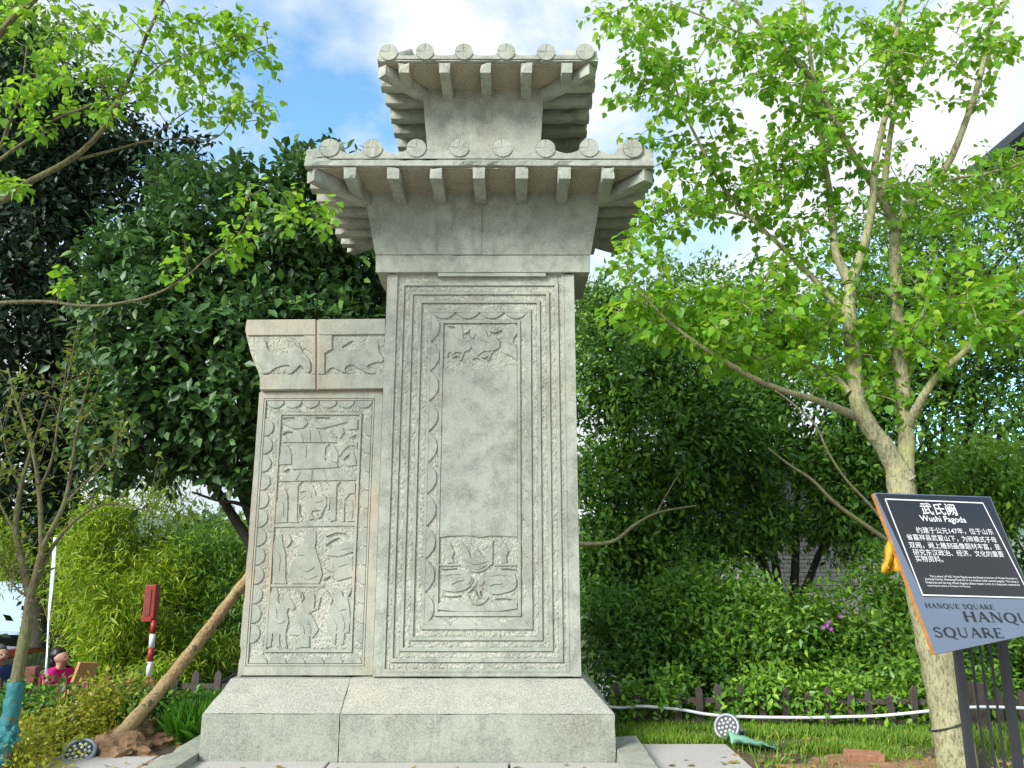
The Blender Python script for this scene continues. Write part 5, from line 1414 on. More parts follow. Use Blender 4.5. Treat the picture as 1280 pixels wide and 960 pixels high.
# ------------------------------------------------------------------ spotlights
def spotlight(label, c, axis, r0, stand):
    c = Vector(c); ax = Vector(axis).normalized()
    root = thing('spotlight', label, 'spotlight', (c.x, c.y, 0), 'round spotlights lighting the pagoda')
    h = lathe('housing', [(0.001, -0.16), (r0 * 0.75, -0.15), (r0 * 0.95, -0.05), (r0, -0.01), (r0, 0.0), (r0 * 0.82, 0.006), (r0 * 0.8, -0.012)], M['grey_metal'], root, ax, c)
    lathe('face_plate', [(r0 * 0.8, -0.012), (0.001, -0.012)], M['dark_inside'], root, ax, c, smooth=False)
    q = ax.to_track_quat('Z', 'Y').to_matrix()
    for rr, n in ((0.0, 1), (0.34, 6), (0.6, 11)):
        for k in range(n):
            a = 2 * math.pi * k / n + rr
            p = c + q @ Vector((r0 * rr * math.cos(a), r0 * rr * math.sin(a), -0.0105))
            lathe('lens', [(r0 * 0.10, 0.0), (r0 * 0.09, 0.006), (r0 * 0.05, 0.010), (0.001, 0.011)], M['led'], root, ax, p, 10)
    if stand:
        t = Tubes(); t.add([c + q @ Vector((r0 * 1.04, 0, -0.05)), c + q @ Vector((r0 * 1.06, 0, -0.14)), Vector((c.x + 0.06, c.y + 0.03, 0.0))], [0.014, 0.014, 0.014], 6)
        t.add([c + q @ Vector((-r0 * 1.04, 0, -0.05)), c + q @ Vector((-r0 * 1.06, 0, -0.14)), Vector((c.x - 0.06, c.y + 0.03, 0.0))], [0.014, 0.014, 0.014], 6)
        t.build('bracket', M['grey_metal'], root)
c1 = at(99, 935, 6.18)
spotlight('round grey ground light lying among golden leaves, lens turned up', (c1.x, c1.y, 0.075), (0.12, -0.62, 0.78), 0.118, False)
c2 = at(908, 908, 6.75)
spotlight('round grey spotlight upright on a bracket behind the right slab', (c2.x, c2.y, c2.z), (-0.45, -0.75, 0.42), 0.105, True)

# ------------------------------------------------------------------ wooden prop
pt = Tubes()
S = spline([at(143, 928, 6.42), at(215, 845, 7.0), at(300, 735, 7.7), at(350, 672, 8.2)], 10)
pt.add(S, [0.060 - 0.0005 * i + 0.004 * math.sin(i * 2.3) for i in range(len(S))], 14)
prop = pt.build('pole', M['wood'], None)
tag(prop, 'thick peeled wooden pole leaning from the soil heap up behind the pagoda wing', 'prop pole')
prop.name = 'wooden_prop'
t = Tubes()
for k in (6, 13, 19):
    p = Vector(S[k])
    lump('knot', tuple(p + Vector((0.035, -0.06, 0.02))), (0.02, 0.015, 0.026), M['bark_twig'], k, prop, sub=2)

# ------------------------------------------------------------------ fences
def picket_mesh(w, h, th):
    bm = bmesh.new()
    prof = [(-w / 2, 0), (w / 2, 0), (w / 2, h - w * 0.6), (0, h), (-w / 2, h - w * 0.6)]
    a = [bm.verts.new((x, 0, z)) for x, z in prof]; b = [bm.verts.new((x, th, z)) for x, z in prof]
    bm.faces.new(a); bm.faces.new(list(reversed(b)))
    for i in range(5): bm.faces.new((a[i], b[i], b[(i + 1) % 5], a[(i + 1) % 5]))
    bmesh.ops.bevel(bm, geom=bm.edges[:], offset=0.003, segments=1, affect='EDGES')
    bmesh.ops.recalc_face_normals(bm, faces=bm.faces[:])
    me = bpy.data.meshes.new('picket'); bm.to_mesh(me); bm.free()
    return me
def fence(label, A, B, spacing, w, h, mat, posts, seed, rail_z, top_fn=None):
    A, B = Vector(A), Vector(B)
    root = thing('picket_fence', label, 'fence', A)
    me = picket_mesh(w, h, 0.022); me.materials.append(mat)
    d = (B - A); ln = d.length; d.normalize()
    ang = math.atan2(d.y, d.x)
    rr = random.Random(seed)
    k = 0.0
    while k < ln:
        o = bpy.data.objects.new('picket', me); COL.objects.link(o); o.parent = root
        o.location = d * k + Vector((0, 0, rr.uniform(-0.07, 0.02))); o.rotation_euler = (rr.uniform(-0.06, 0.06), rr.uniform(-0.07, 0.07), ang + rr.uniform(-0.15, 0.15))
        k += spacing * rr.uniform(0.94, 1.06)
    n = Vector((-d.y, d.x, 0))
    for z in rail_z:
        bm = bmesh.new()
        pts = [n * 0.024, n * 0.05]
        v = []
        for q in (A, B):
            for p in pts:
                for zz in (z - 0.022, z + 0.022): v.append(bm.verts.new(q + p + Vector((0, 0, zz))))
        for f in ((0, 1, 3, 2), (4, 6, 7, 5), (0, 4, 5, 1), (2, 3, 7, 6), (1, 5, 7, 3), (0, 2, 6, 4)): bm.faces.new([v[i] for i in f])
        from_bm('rail', bm, mat, root)
    for q in posts:
        p = A + d * q
        box('post', (p.x - 0.05, p.y - 0.04, -0.25), (p.x + 0.05, p.y + 0.06, A.z + h + 0.03), mat, root, 0.008)
    return root
fence('grey-brown picket fence in front of the shrubs, right of the pagoda', (0.55, 7.4, -0.06), (6.4, 7.15, -0.06), 0.186, 0.062, 0.42, M['fence_grey'], [3.55], 3, [0.10, 0.28])
fence('red-brown picket fence between the golden shrub and the walkers', (-6.3, 7.75, -0.10), (-3.3, 7.85, -0.10), 0.205, 0.068, 0.52, M['fence_red'], [1.72], 4, [0.14, 0.36])
fence('dark grey picket fence behind the leaning wooden prop', (-3.25, 7.85, -0.10), (-1.2, 7.9, -0.10), 0.205, 0.068, 0.50, M['fence_grey'], [], 5, [0.14, 0.36])
t = Tubes()
S = spline([at(715, 872, 7.34), at(765, 884, 7.32), at(805, 883, 7.30), at(850, 887, 7.30), at(885, 893, 7.28), at(930, 896, 7.26), at(1000, 897, 7.22), at(1060, 896, 7.2), at(1110, 894, 7.18), at(1200, 885, 7.12), at(1245, 884, 7.1), at(1300, 886, 7.05)], 8)
t.add(S, np.full(len(S), 0.0135), 8)
tag(t.build('water_pipe', M['white_pipe']), 'thin white pipe sagging along the front of the grey picket fence', 'pipe')

# ------------------------------------------------------------------ info sign
def solve(px, py, k):                    # point on a ray at depth k
    return at(px, py, k)
sBL, sTL = solve(1170, 818, 2.60), solve(1093, 616, 2.772)
sTR = solve(1238, 621, 2.772 * 1.0725)
U = (sTR - sTL).normalized(); Vv = (sTL - sBL); Vv = (Vv - U * Vv.dot(U)).normalized()
Nn = U.cross(Vv).normalized()
if Nn.y > 0: Nn = -Nn
def onsign(px, py):
    d = ray(px, py); o_ = Vector((0, 0, EYE))
    return o_ + d * ((sTL - o_).dot(Nn) / d.dot(Nn))
SG = thing('info_sign', 'tilted black and blue-grey information board on a black barred stand', 'sign', (1.75, 2.8, 0))
quad = [onsign(1093, 616), onsign(1238, 621), onsign(1308, 789), onsign(1170, 818)]
bd = prism('board', [p - Nn * 0.003 for p in quad], -Nn * 0.014, M['rust'], SG)
prism('face_panel', quad, -Nn * 0.0028, M['sign_grey'], bd)
blk = [onsign(1106, 624), onsign(1228, 629), onsign(1288, 747.5), onsign(1153, 744)]
q_in = [onsign(1094.5, 617.2), onsign(1237, 622), onsign(1290, 749), onsign(1154, 746)]
prism('black_field', [p + Nn * 0.0012 for p in q_in], -Nn * 0.001, M['sign_black'], bd)
def strip(name, a, b, w, mat, parent, lift):
    d = (b - a).normalized(); s = Nn.cross(d) * (w / 2)
    return prism(name, [a - s + Nn * lift, b - s + Nn * lift, b + s + Nn * lift, a + s + Nn * lift], -Nn * 0.0006, mat, parent)
for k in range(4):
    strip('border_line', blk[k], blk[(k + 1) % 4], 0.0042, M['white_print'], bd, 0.0022)

def text(string, pl, pr, py_l, py_r, mat, name='lettering', bold=0.0, hscale=0.84):
    """flat lettering whose baseline runs from (pl, py_l) to (pr, py_r) on the board"""
    cu = bpy.data.curves.new('lettering', 'FONT')
    cu.body = string
    cu.size = 1.0
    cu.offset = bold
    ob = bpy.data.objects.new('lettering', cu); COL.objects.link(ob)
    dg = bpy.context.evaluated_depsgraph_get()
    me = bpy.data.meshes.new_from_object(ob.evaluated_get(dg))
    bpy.data.objects.remove(ob)
    n = len(me.vertices)
    co = np.empty(n * 3, dtype=np.float32); me.vertices.foreach_get('co', co); co = co.reshape(-1, 3)
    x0, x1 = co[:, 0].min(), co[:, 0].max()
    a, b = onsign(pl, py_l), onsign(pr, py_r)
    sc = (b - a).length / (x1 - x0)
    ux = (b - a).normalized(); uy = Nn.cross(ux)
    if uy.z < 0: uy = -uy
    W = np.array(tuple(a)) + (co[:, :1] - x0) * sc * np.array(tuple(ux)) + co[:, 1:2] * sc * hscale * np.array(tuple(uy)) + 0.0019 * np.array(tuple(Nn))
    me.vertices.foreach_set('co', W.astype(np.float32).ravel())
    me.update()
    return link_mesh(name, me, mat, bd)
WP, BP = M['white_print'], M['black_print']
text('武氏阙', 1153, 1197, 642, 643.5, WP, bold=0.006)
text('Wushi Pagoda', 1151, 1208, 651.5, 653.5, WP, bold=0.006)
for s, a, b, y, y2 in (('约建于公元147年，位于山东', 1146, 1242, 666, 668), ('省嘉祥县武翟山下，为砖模式子母', 1134, 1246, 674.5, 678), ('双阙，阙上雕刻画像题材丰富，是', 1137, 1251, 684.5, 687), ('研究东汉政治、经济、文化的重要', 1142, 1255, 693.5, 696), ('实物资料。', 1145, 1179, 701.5, 702.5)):
    text(s, a, b, y, y2, WP, bold=0.0)
for s, a, b, y, y2 in (('This is about 147 AD. Wushi Pagoda was distributed at the foot of Wuzhai Mountain in', 1162, 1271, 721.5, 724.5), ('Jiaxiang County, Shandong Province. It is a mother-child columns pagoda. The stone is', 1156, 1273, 725, 728.5), ('Sculptures and carving, Wushi Pagoda subject matter is rich. It is important material for', 1157, 1275, 729.2, 732.5), ('researching the politics of the Eastern Han Dynasty.', 1159, 1213, 733, 734.3)):
    text(s, a, b, y, y2, WP, bold=0.0)

# roman capitals drawn as strokes: (points, widths); cap height 1
def arc(cx, cy, rx, ry, a0, a1, n=14):
    return [(cx + rx * math.cos(R(a)), cy + ry * math.sin(R(a))) for a in np.linspace(a0, a1, n)]
TH, TN = 0.19, 0.065
def serif(x, y, w=0.26): return ([(x - w / 2, y), (x + w / 2, y)], 0.035)
GL = {
    'H': (0.95, [([(0.17, 0), (0.17, 1)], TH), ([(0.78, 0), (0.78, 1)], TH), ([(0.17, 0.52), (0.78, 0.52)], TN), serif(0.17, 0.02), serif(0.17, 0.98), serif(0.78, 0.02), serif(0.78, 0.98)]),
    'A': (0.92, [([(0.12, 0), (0.44, 1)], TN), ([(0.44, 1.0), (0.80, 0)], TH), ([(0.24, 0.36), (0.66, 0.36)], TN), serif(0.12, 0.02), serif(0.80, 0.02)]),
    'N': (0.98, [([(0.16, 0), (0.16, 1)], TN), ([(0.16, 1), (0.80, 0.02)], TH), ([(0.80, 0), (0.80, 1)], TN), serif(0.16, 0.02), serif(0.12, 0.98), serif(0.80, 0.98)]),
    'Q': (1.02, [(arc(0.5, 0.5, 0.40, 0.48, 0, 360, 30), 'ring'), ([(0.52, 0.12), (0.70, -0.08), (0.98, -0.20)], 0.09)]),
    'U': (0.95, [([(0.18, 1), (0.18, 0.32)] + arc(0.47, 0.32, 0.29, 0.28, 180, 300, 8), 0.13), (arc(0.47, 0.32, 0.29, 0.28, 300, 360, 5) + [(0.76, 1)], TN), serif(0.18, 0.98), serif(0.76, 0.98)]),
    'E': (0.80, [([(0.18, 0), (0.18, 1)], TH), ([(0.18, 0.975), (0.68, 0.975)], TN), ([(0.18, 0.52), (0.54, 0.52)], TN), ([(0.18, 0.025), (0.72, 0.025)], TN), ([(0.68, 1.0), (0.68, 0.80)], 0.04), ([(0.54, 0.62), (0.54, 0.42)], 0.04), ([(0.72, 0), (0.72, 0.22)], 0.04), serif(0.14, 0.02, 0.2), serif(0.14, 0.98, 0.2)]),
    'S': (0.72, [(arc(0.36, 0.74, 0.24, 0.23, 20, 200, 10) + [(0.36, 0.54)] + arc(0.35, 0.27, 0.27, 0.25, 50, -160, 12), 0.11), ([(0.59, 0.98), (0.59, 0.76)], 0.04), ([(0.09, 0.04), (0.09, 0.26)], 0.04)]),
    'R': (0.92, [([(0.18, 0), (0.18, 1)], TH), ([(0.18, 0.975), (0.42, 0.975)] + arc(0.42, 0.735, 0.24, 0.24, 80, -80, 9) + [(0.18, 0.49)], 0.085), ([(0.40, 0.49), (0.84, 0.01)], TH), serif(0.18, 0.02), serif(0.15, 0.98, 0.2), serif(0.84, 0.02, 0.16)])}
def roman(word, pl, pr, y_l, y_r, hpx, mat, cut=None):
    a, b = onsign(pl, y_l), onsign(pr, y_r)
    ux = (b - a).normalized(); uy = Nn.cross(ux)
    if uy.z < 0: uy = -uy
    tot = sum(GL[c][0] + 0.08 if c != ' ' else 0.4 for c in word)
    sx = (b - a).length / tot
    sy = (onsign(pl, y_l - hpx) - a).length * 0.80
    x = 0.0; lift = 0.0016
    for c in word:
        if c == ' ':
            x += 0.4; continue
        bm = bmesh.new(); z = 0
        for pts, w in GL[c][1]:
            z += 1
            P2 = np.array(pts, float)
            if isinstance(w, str):
                T2 = np.gradient(P2, axis=0); T2 /= np.linalg.norm(T2, axis=1)[:, None]
                W2 = TN + (TH - TN) * np.abs(np.cos(np.linspace(0, 2 * np.pi, len(P2))))
            else:
                T2 = np.gradient(P2, axis=0); T2 /= np.linalg.norm(T2, axis=1)[:, None]
                W2 = np.full(len(P2), w)
            Nn2 = np.stack([-T2[:, 1], T2[:, 0]], 1)
            L2, R2 = P2 + Nn2 * W2[:, None] / 2, P2 - Nn2 * W2[:, None] / 2
            f3 = lambda q: a + ux * ((x + q[0]) * sx) + uy * (q[1] * sy) + Nn * (lift + z * 0.00008)
            vl = [bm.verts.new(f3(q)) for q in L2]; vr = [bm.verts.new(f3(q)) for q in R2]
            for k in range(len(vl) - 1): bm.faces.new((vl[k], vr[k], vr[k + 1], vl[k + 1]))
        from_bm('letter', bm, mat, bd)
        x += GL[c][0] + 0.08
roman('HANQUE SQUARE', 1157, 1244, 760, 762, 6.8, BP)
roman('HANQUE', 1206, 1304, 777, 779.5, 14, BP)
roman('SQUARE', 1168.5, 1257, 796.5, 797.5, 14, BP)
# barred stand
ybar = 2.86
for px, w, dy in ((1199, 0.026, 0.0), (1216, 0.008, 0.04), (1228, 0.008, 0.045), (1240, 0.008, 0.05), (1256, 0.028, 0.06), (1290, 0.014, 0.16), (1312, 0.034, 0.18)):
    p = at(px, 830, ybar + dy)
    top = sBL.z + 0.10
    box('stand_bar', (p.x - w / 2, p.y - min(0.012, w / 2), 0.0), (p.x + w / 2, p.y + min(0.012, w / 2), top), M['black_metal'], SG, 0.003)
pa, pb = at(1199, 830, ybar), at(1312, 830, ybar + 0.18)
box('stand_rail', (pa.x - 0.02, pa.y - 0.014, sBL.z + 0.102), (pb.x + 0.02, pb.y + 0.02, sBL.z + 0.13), M['black_metal'], SG, 0.003)
box('foot_plate', (pa.x - 0.06, pa.y - 0.12, -0.03), (pb.x + 0.06, pb.y + 0.12, -0.001), M['black_metal'], SG, 0.004)
# yellow cloth tied behind the board
V, F = [], []
for i in range(9):
    for j in range(7):
        u, v = j / 6, i / 8
        px = 1117 - 11 * v * (1 - u) + u * (10 + 8 * v) + 1.6 * math.sin(v * 11 + u * 5); py = 666 + v * 48 + 4 * u + 2.5 * math.sin(u * 8) * v
        V.append(tuple(at(px - 4, py, 2.94 + 0.025 * math.sin(u * 11 + v * 4) + 0.012 * noise.noise(Vector((u * 4, v * 5, 3))))))
for i in range(8):
    for j in range(6): F.append((i * 7 + j, i * 7 + j + 1, (i + 1) * 7 + j + 1, (i + 1) * 7 + j))
o = link_mesh('yellow_cloth', np_mesh('yellow_cloth', V, F), M['yellow_cloth'], None, True)
o.modifiers.new('thickness', 'SOLIDIFY').thickness = 0.006
tag(o, 'bright yellow cloth hanging behind the left edge of the black sign', 'cloth')
# wire loop round the pale trunk
t = Tubes()
tc = at(1187.5, 905, 5.915)
t.add([(tc.x + 0.137 * math.cos(a), tc.y + 0.137 * math.sin(a), tc.z + 0.05 * math.cos(a + 0.5)) for a in np.linspace(0, 2 * math.pi, 26)], [0.005] * 26, 6)
tag(t.build('wire_loop', M['black_metal']), 'thin dark wire looped round the pale tree trunk', 'wire')

# ------------------------------------------------------------------ striped pole, white strip
pp = at(184, 866, 9.6)
SPole = thing('striped_pole', 'red and white striped pole topped by a narrow red box sign', 'sign pole', (pp.x, 9.6, -1.14))
ztop_ = at(187, 775, 9.6).z
nb = 12
z0 = -1.14
zs_ = np.linspace(z0, ztop_, nb + 1)
for k in range(nb):
    a, b = Vector((pp.x, 9.6, zs_[k] + 0.0005)), Vector((pp.x, 9.6, zs_[k + 1] - 0.0005))
    lathe('band', [(0.001, 0), (0.033, 0), (0.033, (b - a).length), (0.001, (b - a).length)], M['red_paint'] if k % 2 else M['white_paint'], SPole, (0, 0, 1), a, 14)
x0 = at(181.5, 750, 9.6).x; x1 = at(193.5, 750, 9.6).x
zt0, zt1 = at(187, 777, 9.6).z, at(187, 731, 9.6).z
box('sign_box', (x0, 9.56, zt0), (x1, 9.66, zt1), M['red_paint'], SPole, 0.01)
box('side_flange', (x1 + 0.001, 9.545, zt0 + 0.04), (x1 + 0.022, 9.675, zt1 + 0.004), M['red_paint'], SPole, 0.004)
box('recess_panel', (x0 + 0.03, 9.552, zt0 + 0.07), (x1 - 0.03, 9.559, zt1 - 0.05), M['fence_red'], SPole)
a, b = at(57, 842, 7.7), at(69, 672, 7.9)
d = (b - a)
bm = bmesh.new()
ws = 0.015
V = []
for k in range(9):
    p = a + d * (k / 8); w = ws * (0.45 + 0.75 * k / 8)
    V.append((p + Vector((-w, 0.01 * math.sin(k), 0)), p + Vector((w, 0.01 * math.cos(k), 0))))
vs = [(bm.verts.new(p), bm.verts.new(q)) for p, q in V]
for k in range(8): bm.faces.new((vs[k][0], vs[k][1], vs[k + 1][1], vs[k + 1][0]))
o = from_bm('white_ribbon', bm, M['white_strip'])
o.modifiers.new('thickness', 'SOLIDIFY').thickness = 0.008
tag(o, 'long thin white strip rising from the red fence post in front of bamboo', 'strip')

# ------------------------------------------------------------------ people (their bodies grow from a joint skeleton)
def skin_mesh(name, verts, edges, radii, mat, parent, root=0, sub=2):
    me = bpy.data.meshes.new(name)
    me.from_pydata(verts, edges, [])
    ob = bpy.data.objects.new(name, me); COL.objects.link(ob)
    md_ = ob.modifiers.new('skin', 'SKIN')
    md_.use_smooth_shade = True
    for i, v in enumerate(me.skin_vertices[0].data):
        q = radii[i]
        v.radius = (q, q) if isinstance(q, (int, float)) else q
        v.use_root = (i == root)
    ob.modifiers.new('sub', 'SUBSURF').levels = sub
    dg = bpy.context.evaluated_depsgraph_get()
    m2 = bpy.data.meshes.new_from_object(ob.evaluated_get(dg))
    bpy.data.objects.remove(ob); bpy.data.meshes.remove(me)
    return link_mesh(name, m2, mat, parent, True)

def person(label, loc, rot, jacket, trousers, hair, long_hair, arm_fold, h=1.65):
    root = bpy.data.objects.new('person', None); COL.objects.link(root)
    root.location = loc
    tag(root, label, 'person')
    k = h / 1.70
    # local frame: faces +X
    J = {'pelvis': (0, 0, 0.93), 'waist': (0.0, 0, 1.08), 'chest': (0.01, 0, 1.28), 'upper': (0.0, 0, 1.42), 'neck': (0.015, 0, 1.49), 'chin': (0.03, 0, 1.545), 'face': (0.025, 0, 1.605), 'top': (0.01, 0, 1.665),
         'nose': (0.125, 0, 1.588), 'earL': (0.005, 0.088, 1.595), 'earR': (0.005, -0.088, 1.595)}
    V, E, Rr, idx = [], [], [], {}
    def add(n, p, r, par=None):
        idx[n] = len(V); V.append(tuple(c * k for c in p)); Rr.append(r * k if isinstance(r, (int, float)) else tuple(q * k for q in r))
        if par is not None: E.append((idx[par], idx[n]))
    add('pelvis', J['pelvis'], 0.135)
    add('waist', J['waist'], 0.115, 'pelvis'); add('chest', J['chest'], 0.135, 'waist'); add('upper', J['upper'], 0.10, 'chest'); add('neck', J['neck'], 0.052, 'upper')
    add('chin', J['chin'], 0.062, 'neck'); add('face', J['face'], 0.082, 'chin'); add('top', J['top'], 0.066, 'face')
    add('nose', J['nose'], 0.012, 'face')
    for s, q in ((1, 'L'), (-1, 'R')):
        add('ear' + q, J['ear' + q], 0.014, 'face')
        add('sh' + q, (0, s * 0.175, 1.40), 0.058, 'upper')
        if arm_fold:
            el, wr_, pm = (0.02, s * 0.23, 1.13), (0.22, s * 0.12, 1.15), (0.29, s * 0.075, 1.17)
        else:
            el, wr_, pm = (-0.03, s * 0.24, 1.12), (0.06, s * 0.25, 0.88), (0.08, s * 0.25, 0.80)
        add('el' + q, el, 0.042, 'sh' + q); add('wr' + q, wr_, 0.027, 'el' + q); add('pm' + q, pm, 0.030, 'wr' + q)
        dv = (Vector(pm) - Vector(wr_)).normalized()
        sd = Vector((0, 0, 1)) if arm_fold else Vector((1, 0, 0))
        for f in range(4):
            o_ = sd * (0.030 - 0.02 * f)
            m1 = Vector(pm) + dv * 0.045 + o_; m2 = Vector(pm) + dv * (0.075 + 0.01 * (1.5 - abs(f - 1.5))) + o_ + Vector((0, -s * 0.02, 0))
            add('f%d%s' % (f, q), tuple(m1), 0.009, 'pm' + q); add('g%d%s' % (f, q), tuple(m2), 0.008, 'f%d%s' % (f, q))
        th = Vector(pm) + sd * 0.045 + dv * 0.01
        add('t' + q, tuple(th), 0.010, 'pm' + q); add('u' + q, tuple(th + dv * 0.035 + sd * 0.01), 0.009, 't' + q)
        st = 0.16 * s
        add('hip' + q, (0, s * 0.09, 0.86), 0.09, 'pelvis'); add('kn' + q, (st * 0.8 + 0.03, s * 0.095, 0.49), 0.058, 'hip' + q); add('an' + q, (st, s * 0.095, 0.09), 0.038, 'kn' + q); add('toe' + q, (st + 0.15, s * 0.10, 0.035), 0.034, 'an' + q)
    skin_mesh('body', V, E, Rr, M['skin'], None, 0)
    body = [o for o in COL.objects if o.name.startswith('body') and o.parent is None][0]
    body.parent = root
    g = lambda n: V[idx[n]]
    def sub(name, names, edges, rad, mat):
        o = skin_mesh(name, [g(n) for n in names], edges, [r_ * k for r_ in rad], mat, None, 0)
        o.parent = root
        return o
    sub('jacket', ['waist', 'pelvis', 'chest', 'upper', 'shL', 'elL', 'wrL', 'shR', 'elR', 'wrR', 'neck'], [(0, 1), (0, 2), (2, 3), (3, 4), (4, 5), (5, 6), (3, 7), (7, 8), (8, 9), (3, 10)], [0.15, 0.165, 0.165, 0.14, 0.10, 0.07, 0.05, 0.10, 0.07, 0.05, 0.068], jacket)
    sub('trousers', ['pelvis', 'hipL', 'knL', 'anL', 'hipR', 'knR', 'anR'], [(0, 1), (1, 2), (2, 3), (0, 4), (4, 5), (5, 6)], [0.145, 0.11, 0.078, 0.062, 0.11, 0.078, 0.062], trousers)
    if long_hair:
        o = lump('hair', (-0.030 * k, 0, 1.635 * k), (0.088 * k, 0.090 * k, 0.092 * k), hair, 2, None, sub=4, rough=0.06); o.parent = root
        o = lump('hair_bun', (-0.085 * k, 0, 1.55 * k), (0.045 * k, 0.05 * k, 0.075 * k), hair, 3, None, sub=3, rough=0.1); o.parent = root
    else:
        o = lump('hair', (-0.028 * k, 0, 1.640 * k), (0.084 * k, 0.086 * k, 0.076 * k), hair, 4, None, sub=4, rough=0.05); o.parent = root
    for s in (1, -1):
        o = lump('eye', (0.098 * k, s * 0.032 * k, 1.612 * k), (0.008, 0.012, 0.007), M['hair'], 1, None, sub=2, rough=0.0); o.parent = root
    o = lump('mouth', (0.088 * k, 0, 1.548 * k), (0.008, 0.024, 0.006), M['red_paint'], 1, None, sub=2, rough=0.0); o.parent = root
    root.rotation_euler = (0, 0, rot)
    return root
wp = at(75, 825, 9.3)
person('person in a bright magenta jacket carrying a tan board, walking behind the red fence', (wp.x, 9.3, -1.14), R(-14), M['magenta'], M['trouser'], M['hair'], True, True, 1.58)
bx = at(96, 846, 8.75)
bm = bmesh.new(); box_bm(bm, (-0.13, -0.02, -0.20), (0.13, 0.02, 0.20), 0.006)
o = from_bm('tan_board', bm, M['tan_board']); o.location = (wp.x + 0.33, 9.2, at(85, 845, 9.2).z - 0.05); o.rotation_euler = (0.2, 0.15, R(70))
tag(o, 'tan board held in front by the person in magenta', 'board')
mp = at(-1, 820, 8.9)
person('person in a dark navy jacket with short grey hair, beside the sapling', (mp.x, 8.9, -1.14), R(-30), M['navy'], M['trouser'], M['hair_grey'], False, False, 1.66)

# ------------------------------------------------------------------ parked cars
def car(label, loc, rot, paint, seed):
    root = bpy.data.objects.new('parked_car', None); COL.objects.link(root)
    root.location = loc
    tag(root, label, 'car', 'cars parked below the garden fence')
    def part(o, p=None):
        o.parent = p or root; return o
    # body: lofted stations along x (length), half width w, sill and shoulder heights
    st = [(-2.15, 0.62, 0.35, 0.62), (-2.05, 0.78, 0.25, 0.82), (-1.5, 0.86, 0.2, 0.92), (-0.5, 0.88, 0.2, 0.93), (0.6, 0.88, 0.2, 0.92), (1.2, 0.87, 0.2, 0.88), (1.8, 0.82, 0.22, 0.76), (2.1, 0.72, 0.28, 0.62), (2.2, 0.55, 0.36, 0.52)]
    V, F = [], []
    m = 12
    for x, w, a, b in st:
        prof = [(-w * 0.9, a), (-w, a + 0.1), (-w * 1.02, (a + b) / 2), (-w, b - 0.08), (-w * 0.92, b - 0.01), (-w * 0.4, b + 0.025), (w * 0.4, b + 0.025), (w * 0.92, b - 0.01), (w, b - 0.08), (w * 1.02, (a + b) / 2), (w, a + 0.1), (w * 0.9, a)]
        V += [(x, y, z) for y, z in prof]
    for i in range(len(st) - 1):
        for j in range(m): F.append((i * m + j, i * m + (j + 1) % m, (i + 1) * m + (j + 1) % m, (i + 1) * m + j))
    me = np_mesh('body', V, F)
    o = link_mesh('body', me, paint, None, True); part(o)
    def cap(i):
        me2 = bpy.data.meshes.new('bumper'); me2.from_pydata([V[i * m + j] for j in range(m)], [], [tuple(range(m))]); o2 = link_mesh('bumper', me2, paint); part(o2)
    cap(0); cap(len(st) - 1)
    # cabin
    cab = [(-1.75, 0.78, 0.93), (-1.15, 0.66, 1.38), (-0.4, 0.64, 1.46), (0.3, 0.66, 1.42), (1.15, 0.80, 0.90)]
    V2, F2 = [], []
    for x, w, z in cab: V2 += [(x, -w, z), (x, w, z)]
    lowz = 0.90
    roof = bmesh.new()
    rv = [[roof.verts.new((x, s * w, z + (0.02 if s == 0 else 0))) for s in (-1, -0.5, 0, 0.5, 1)] for x, w, z in cab[1:4]]
    for i in range(2):
        for j in range(4): roof.faces.new((rv[i][j], rv[i][j + 1], rv[i + 1][j + 1], rv[i + 1][j]))
    ro = from_bm('roof', roof, paint, None, True); ro.modifiers.new('thickness', 'SOLIDIFY').thickness = 0.03; part(ro)
    def pane(nm, pts):
        b_ = bmesh.new(); b_.faces.new([b_.verts.new(p) for p in pts]); o2 = from_bm(nm, b_, M['glass']); o2.modifiers.new('thickness', 'SOLIDIFY').thickness = 0.012; part(o2)
    pane('windscreen', [(0.32, -0.65, 1.40), (0.32, 0.65, 1.40), (1.13, 0.78, 0.92), (1.13, -0.78, 0.92)])
    pane('rear_window', [(-1.17, -0.65, 1.36), (-1.17, 0.65, 1.36), (-1.73, 0.76, 0.94), (-1.73, -0.76, 0.94)])
    for s in (-1, 1):
        pane('side_window', [(0.28, s * 0.665, 1.38), (-0.36, s * 0.65, 1.42), (-0.36, s * 0.83, 0.95), (0.95, s * 0.82, 0.95)])
        pane('side_window', [(-0.44, s * 0.65, 1.42), (-1.12, s * 0.665, 1.34), (-1.55, s * 0.80, 0.95), (-0.44, s * 0.83, 0.95)])
        for x in (-1.35, 1.35):
            w_ = lathe('wheel', [(0.001, -0.09), (0.20, -0.10), (0.31, -0.10), (0.325, -0.05), (0.325, 0.05), (0.31, 0.10), (0.20, 0.10), (0.001, 0.09)], M['rubber'], None, (0, 1, 0), (x, s * 0.80, 0.325), 22); part(w_)
            r_ = lathe('rim', [(0.20, 0.0), (0.19, 0.012), (0.05, 0.005), (0.001, 0.012)], M['grey_metal'], None, (0, s, 0), (x, s * 0.905, 0.325), 18); part(r_, w_)
        h_ = lump('headlight', (2.06, s * 0.58, 0.62), (0.10, 0.16, 0.06), M['led'], 3, None, sub=2, rough=0.02); part(h_)
        h_ = lump('tail_light', (-2.08, s * 0.60, 0.70), (0.06, 0.14, 0.07), M['red_paint'], 3, None, sub=2, rough=0.02); part(h_)
        m_ = lump('mirror', (0.72, s * 0.95, 0.98), (0.07, 0.10, 0.06), paint, 3, None, sub=2, rough=0.02); part(m_)
    root.rotation_euler = (0, 0, rot)
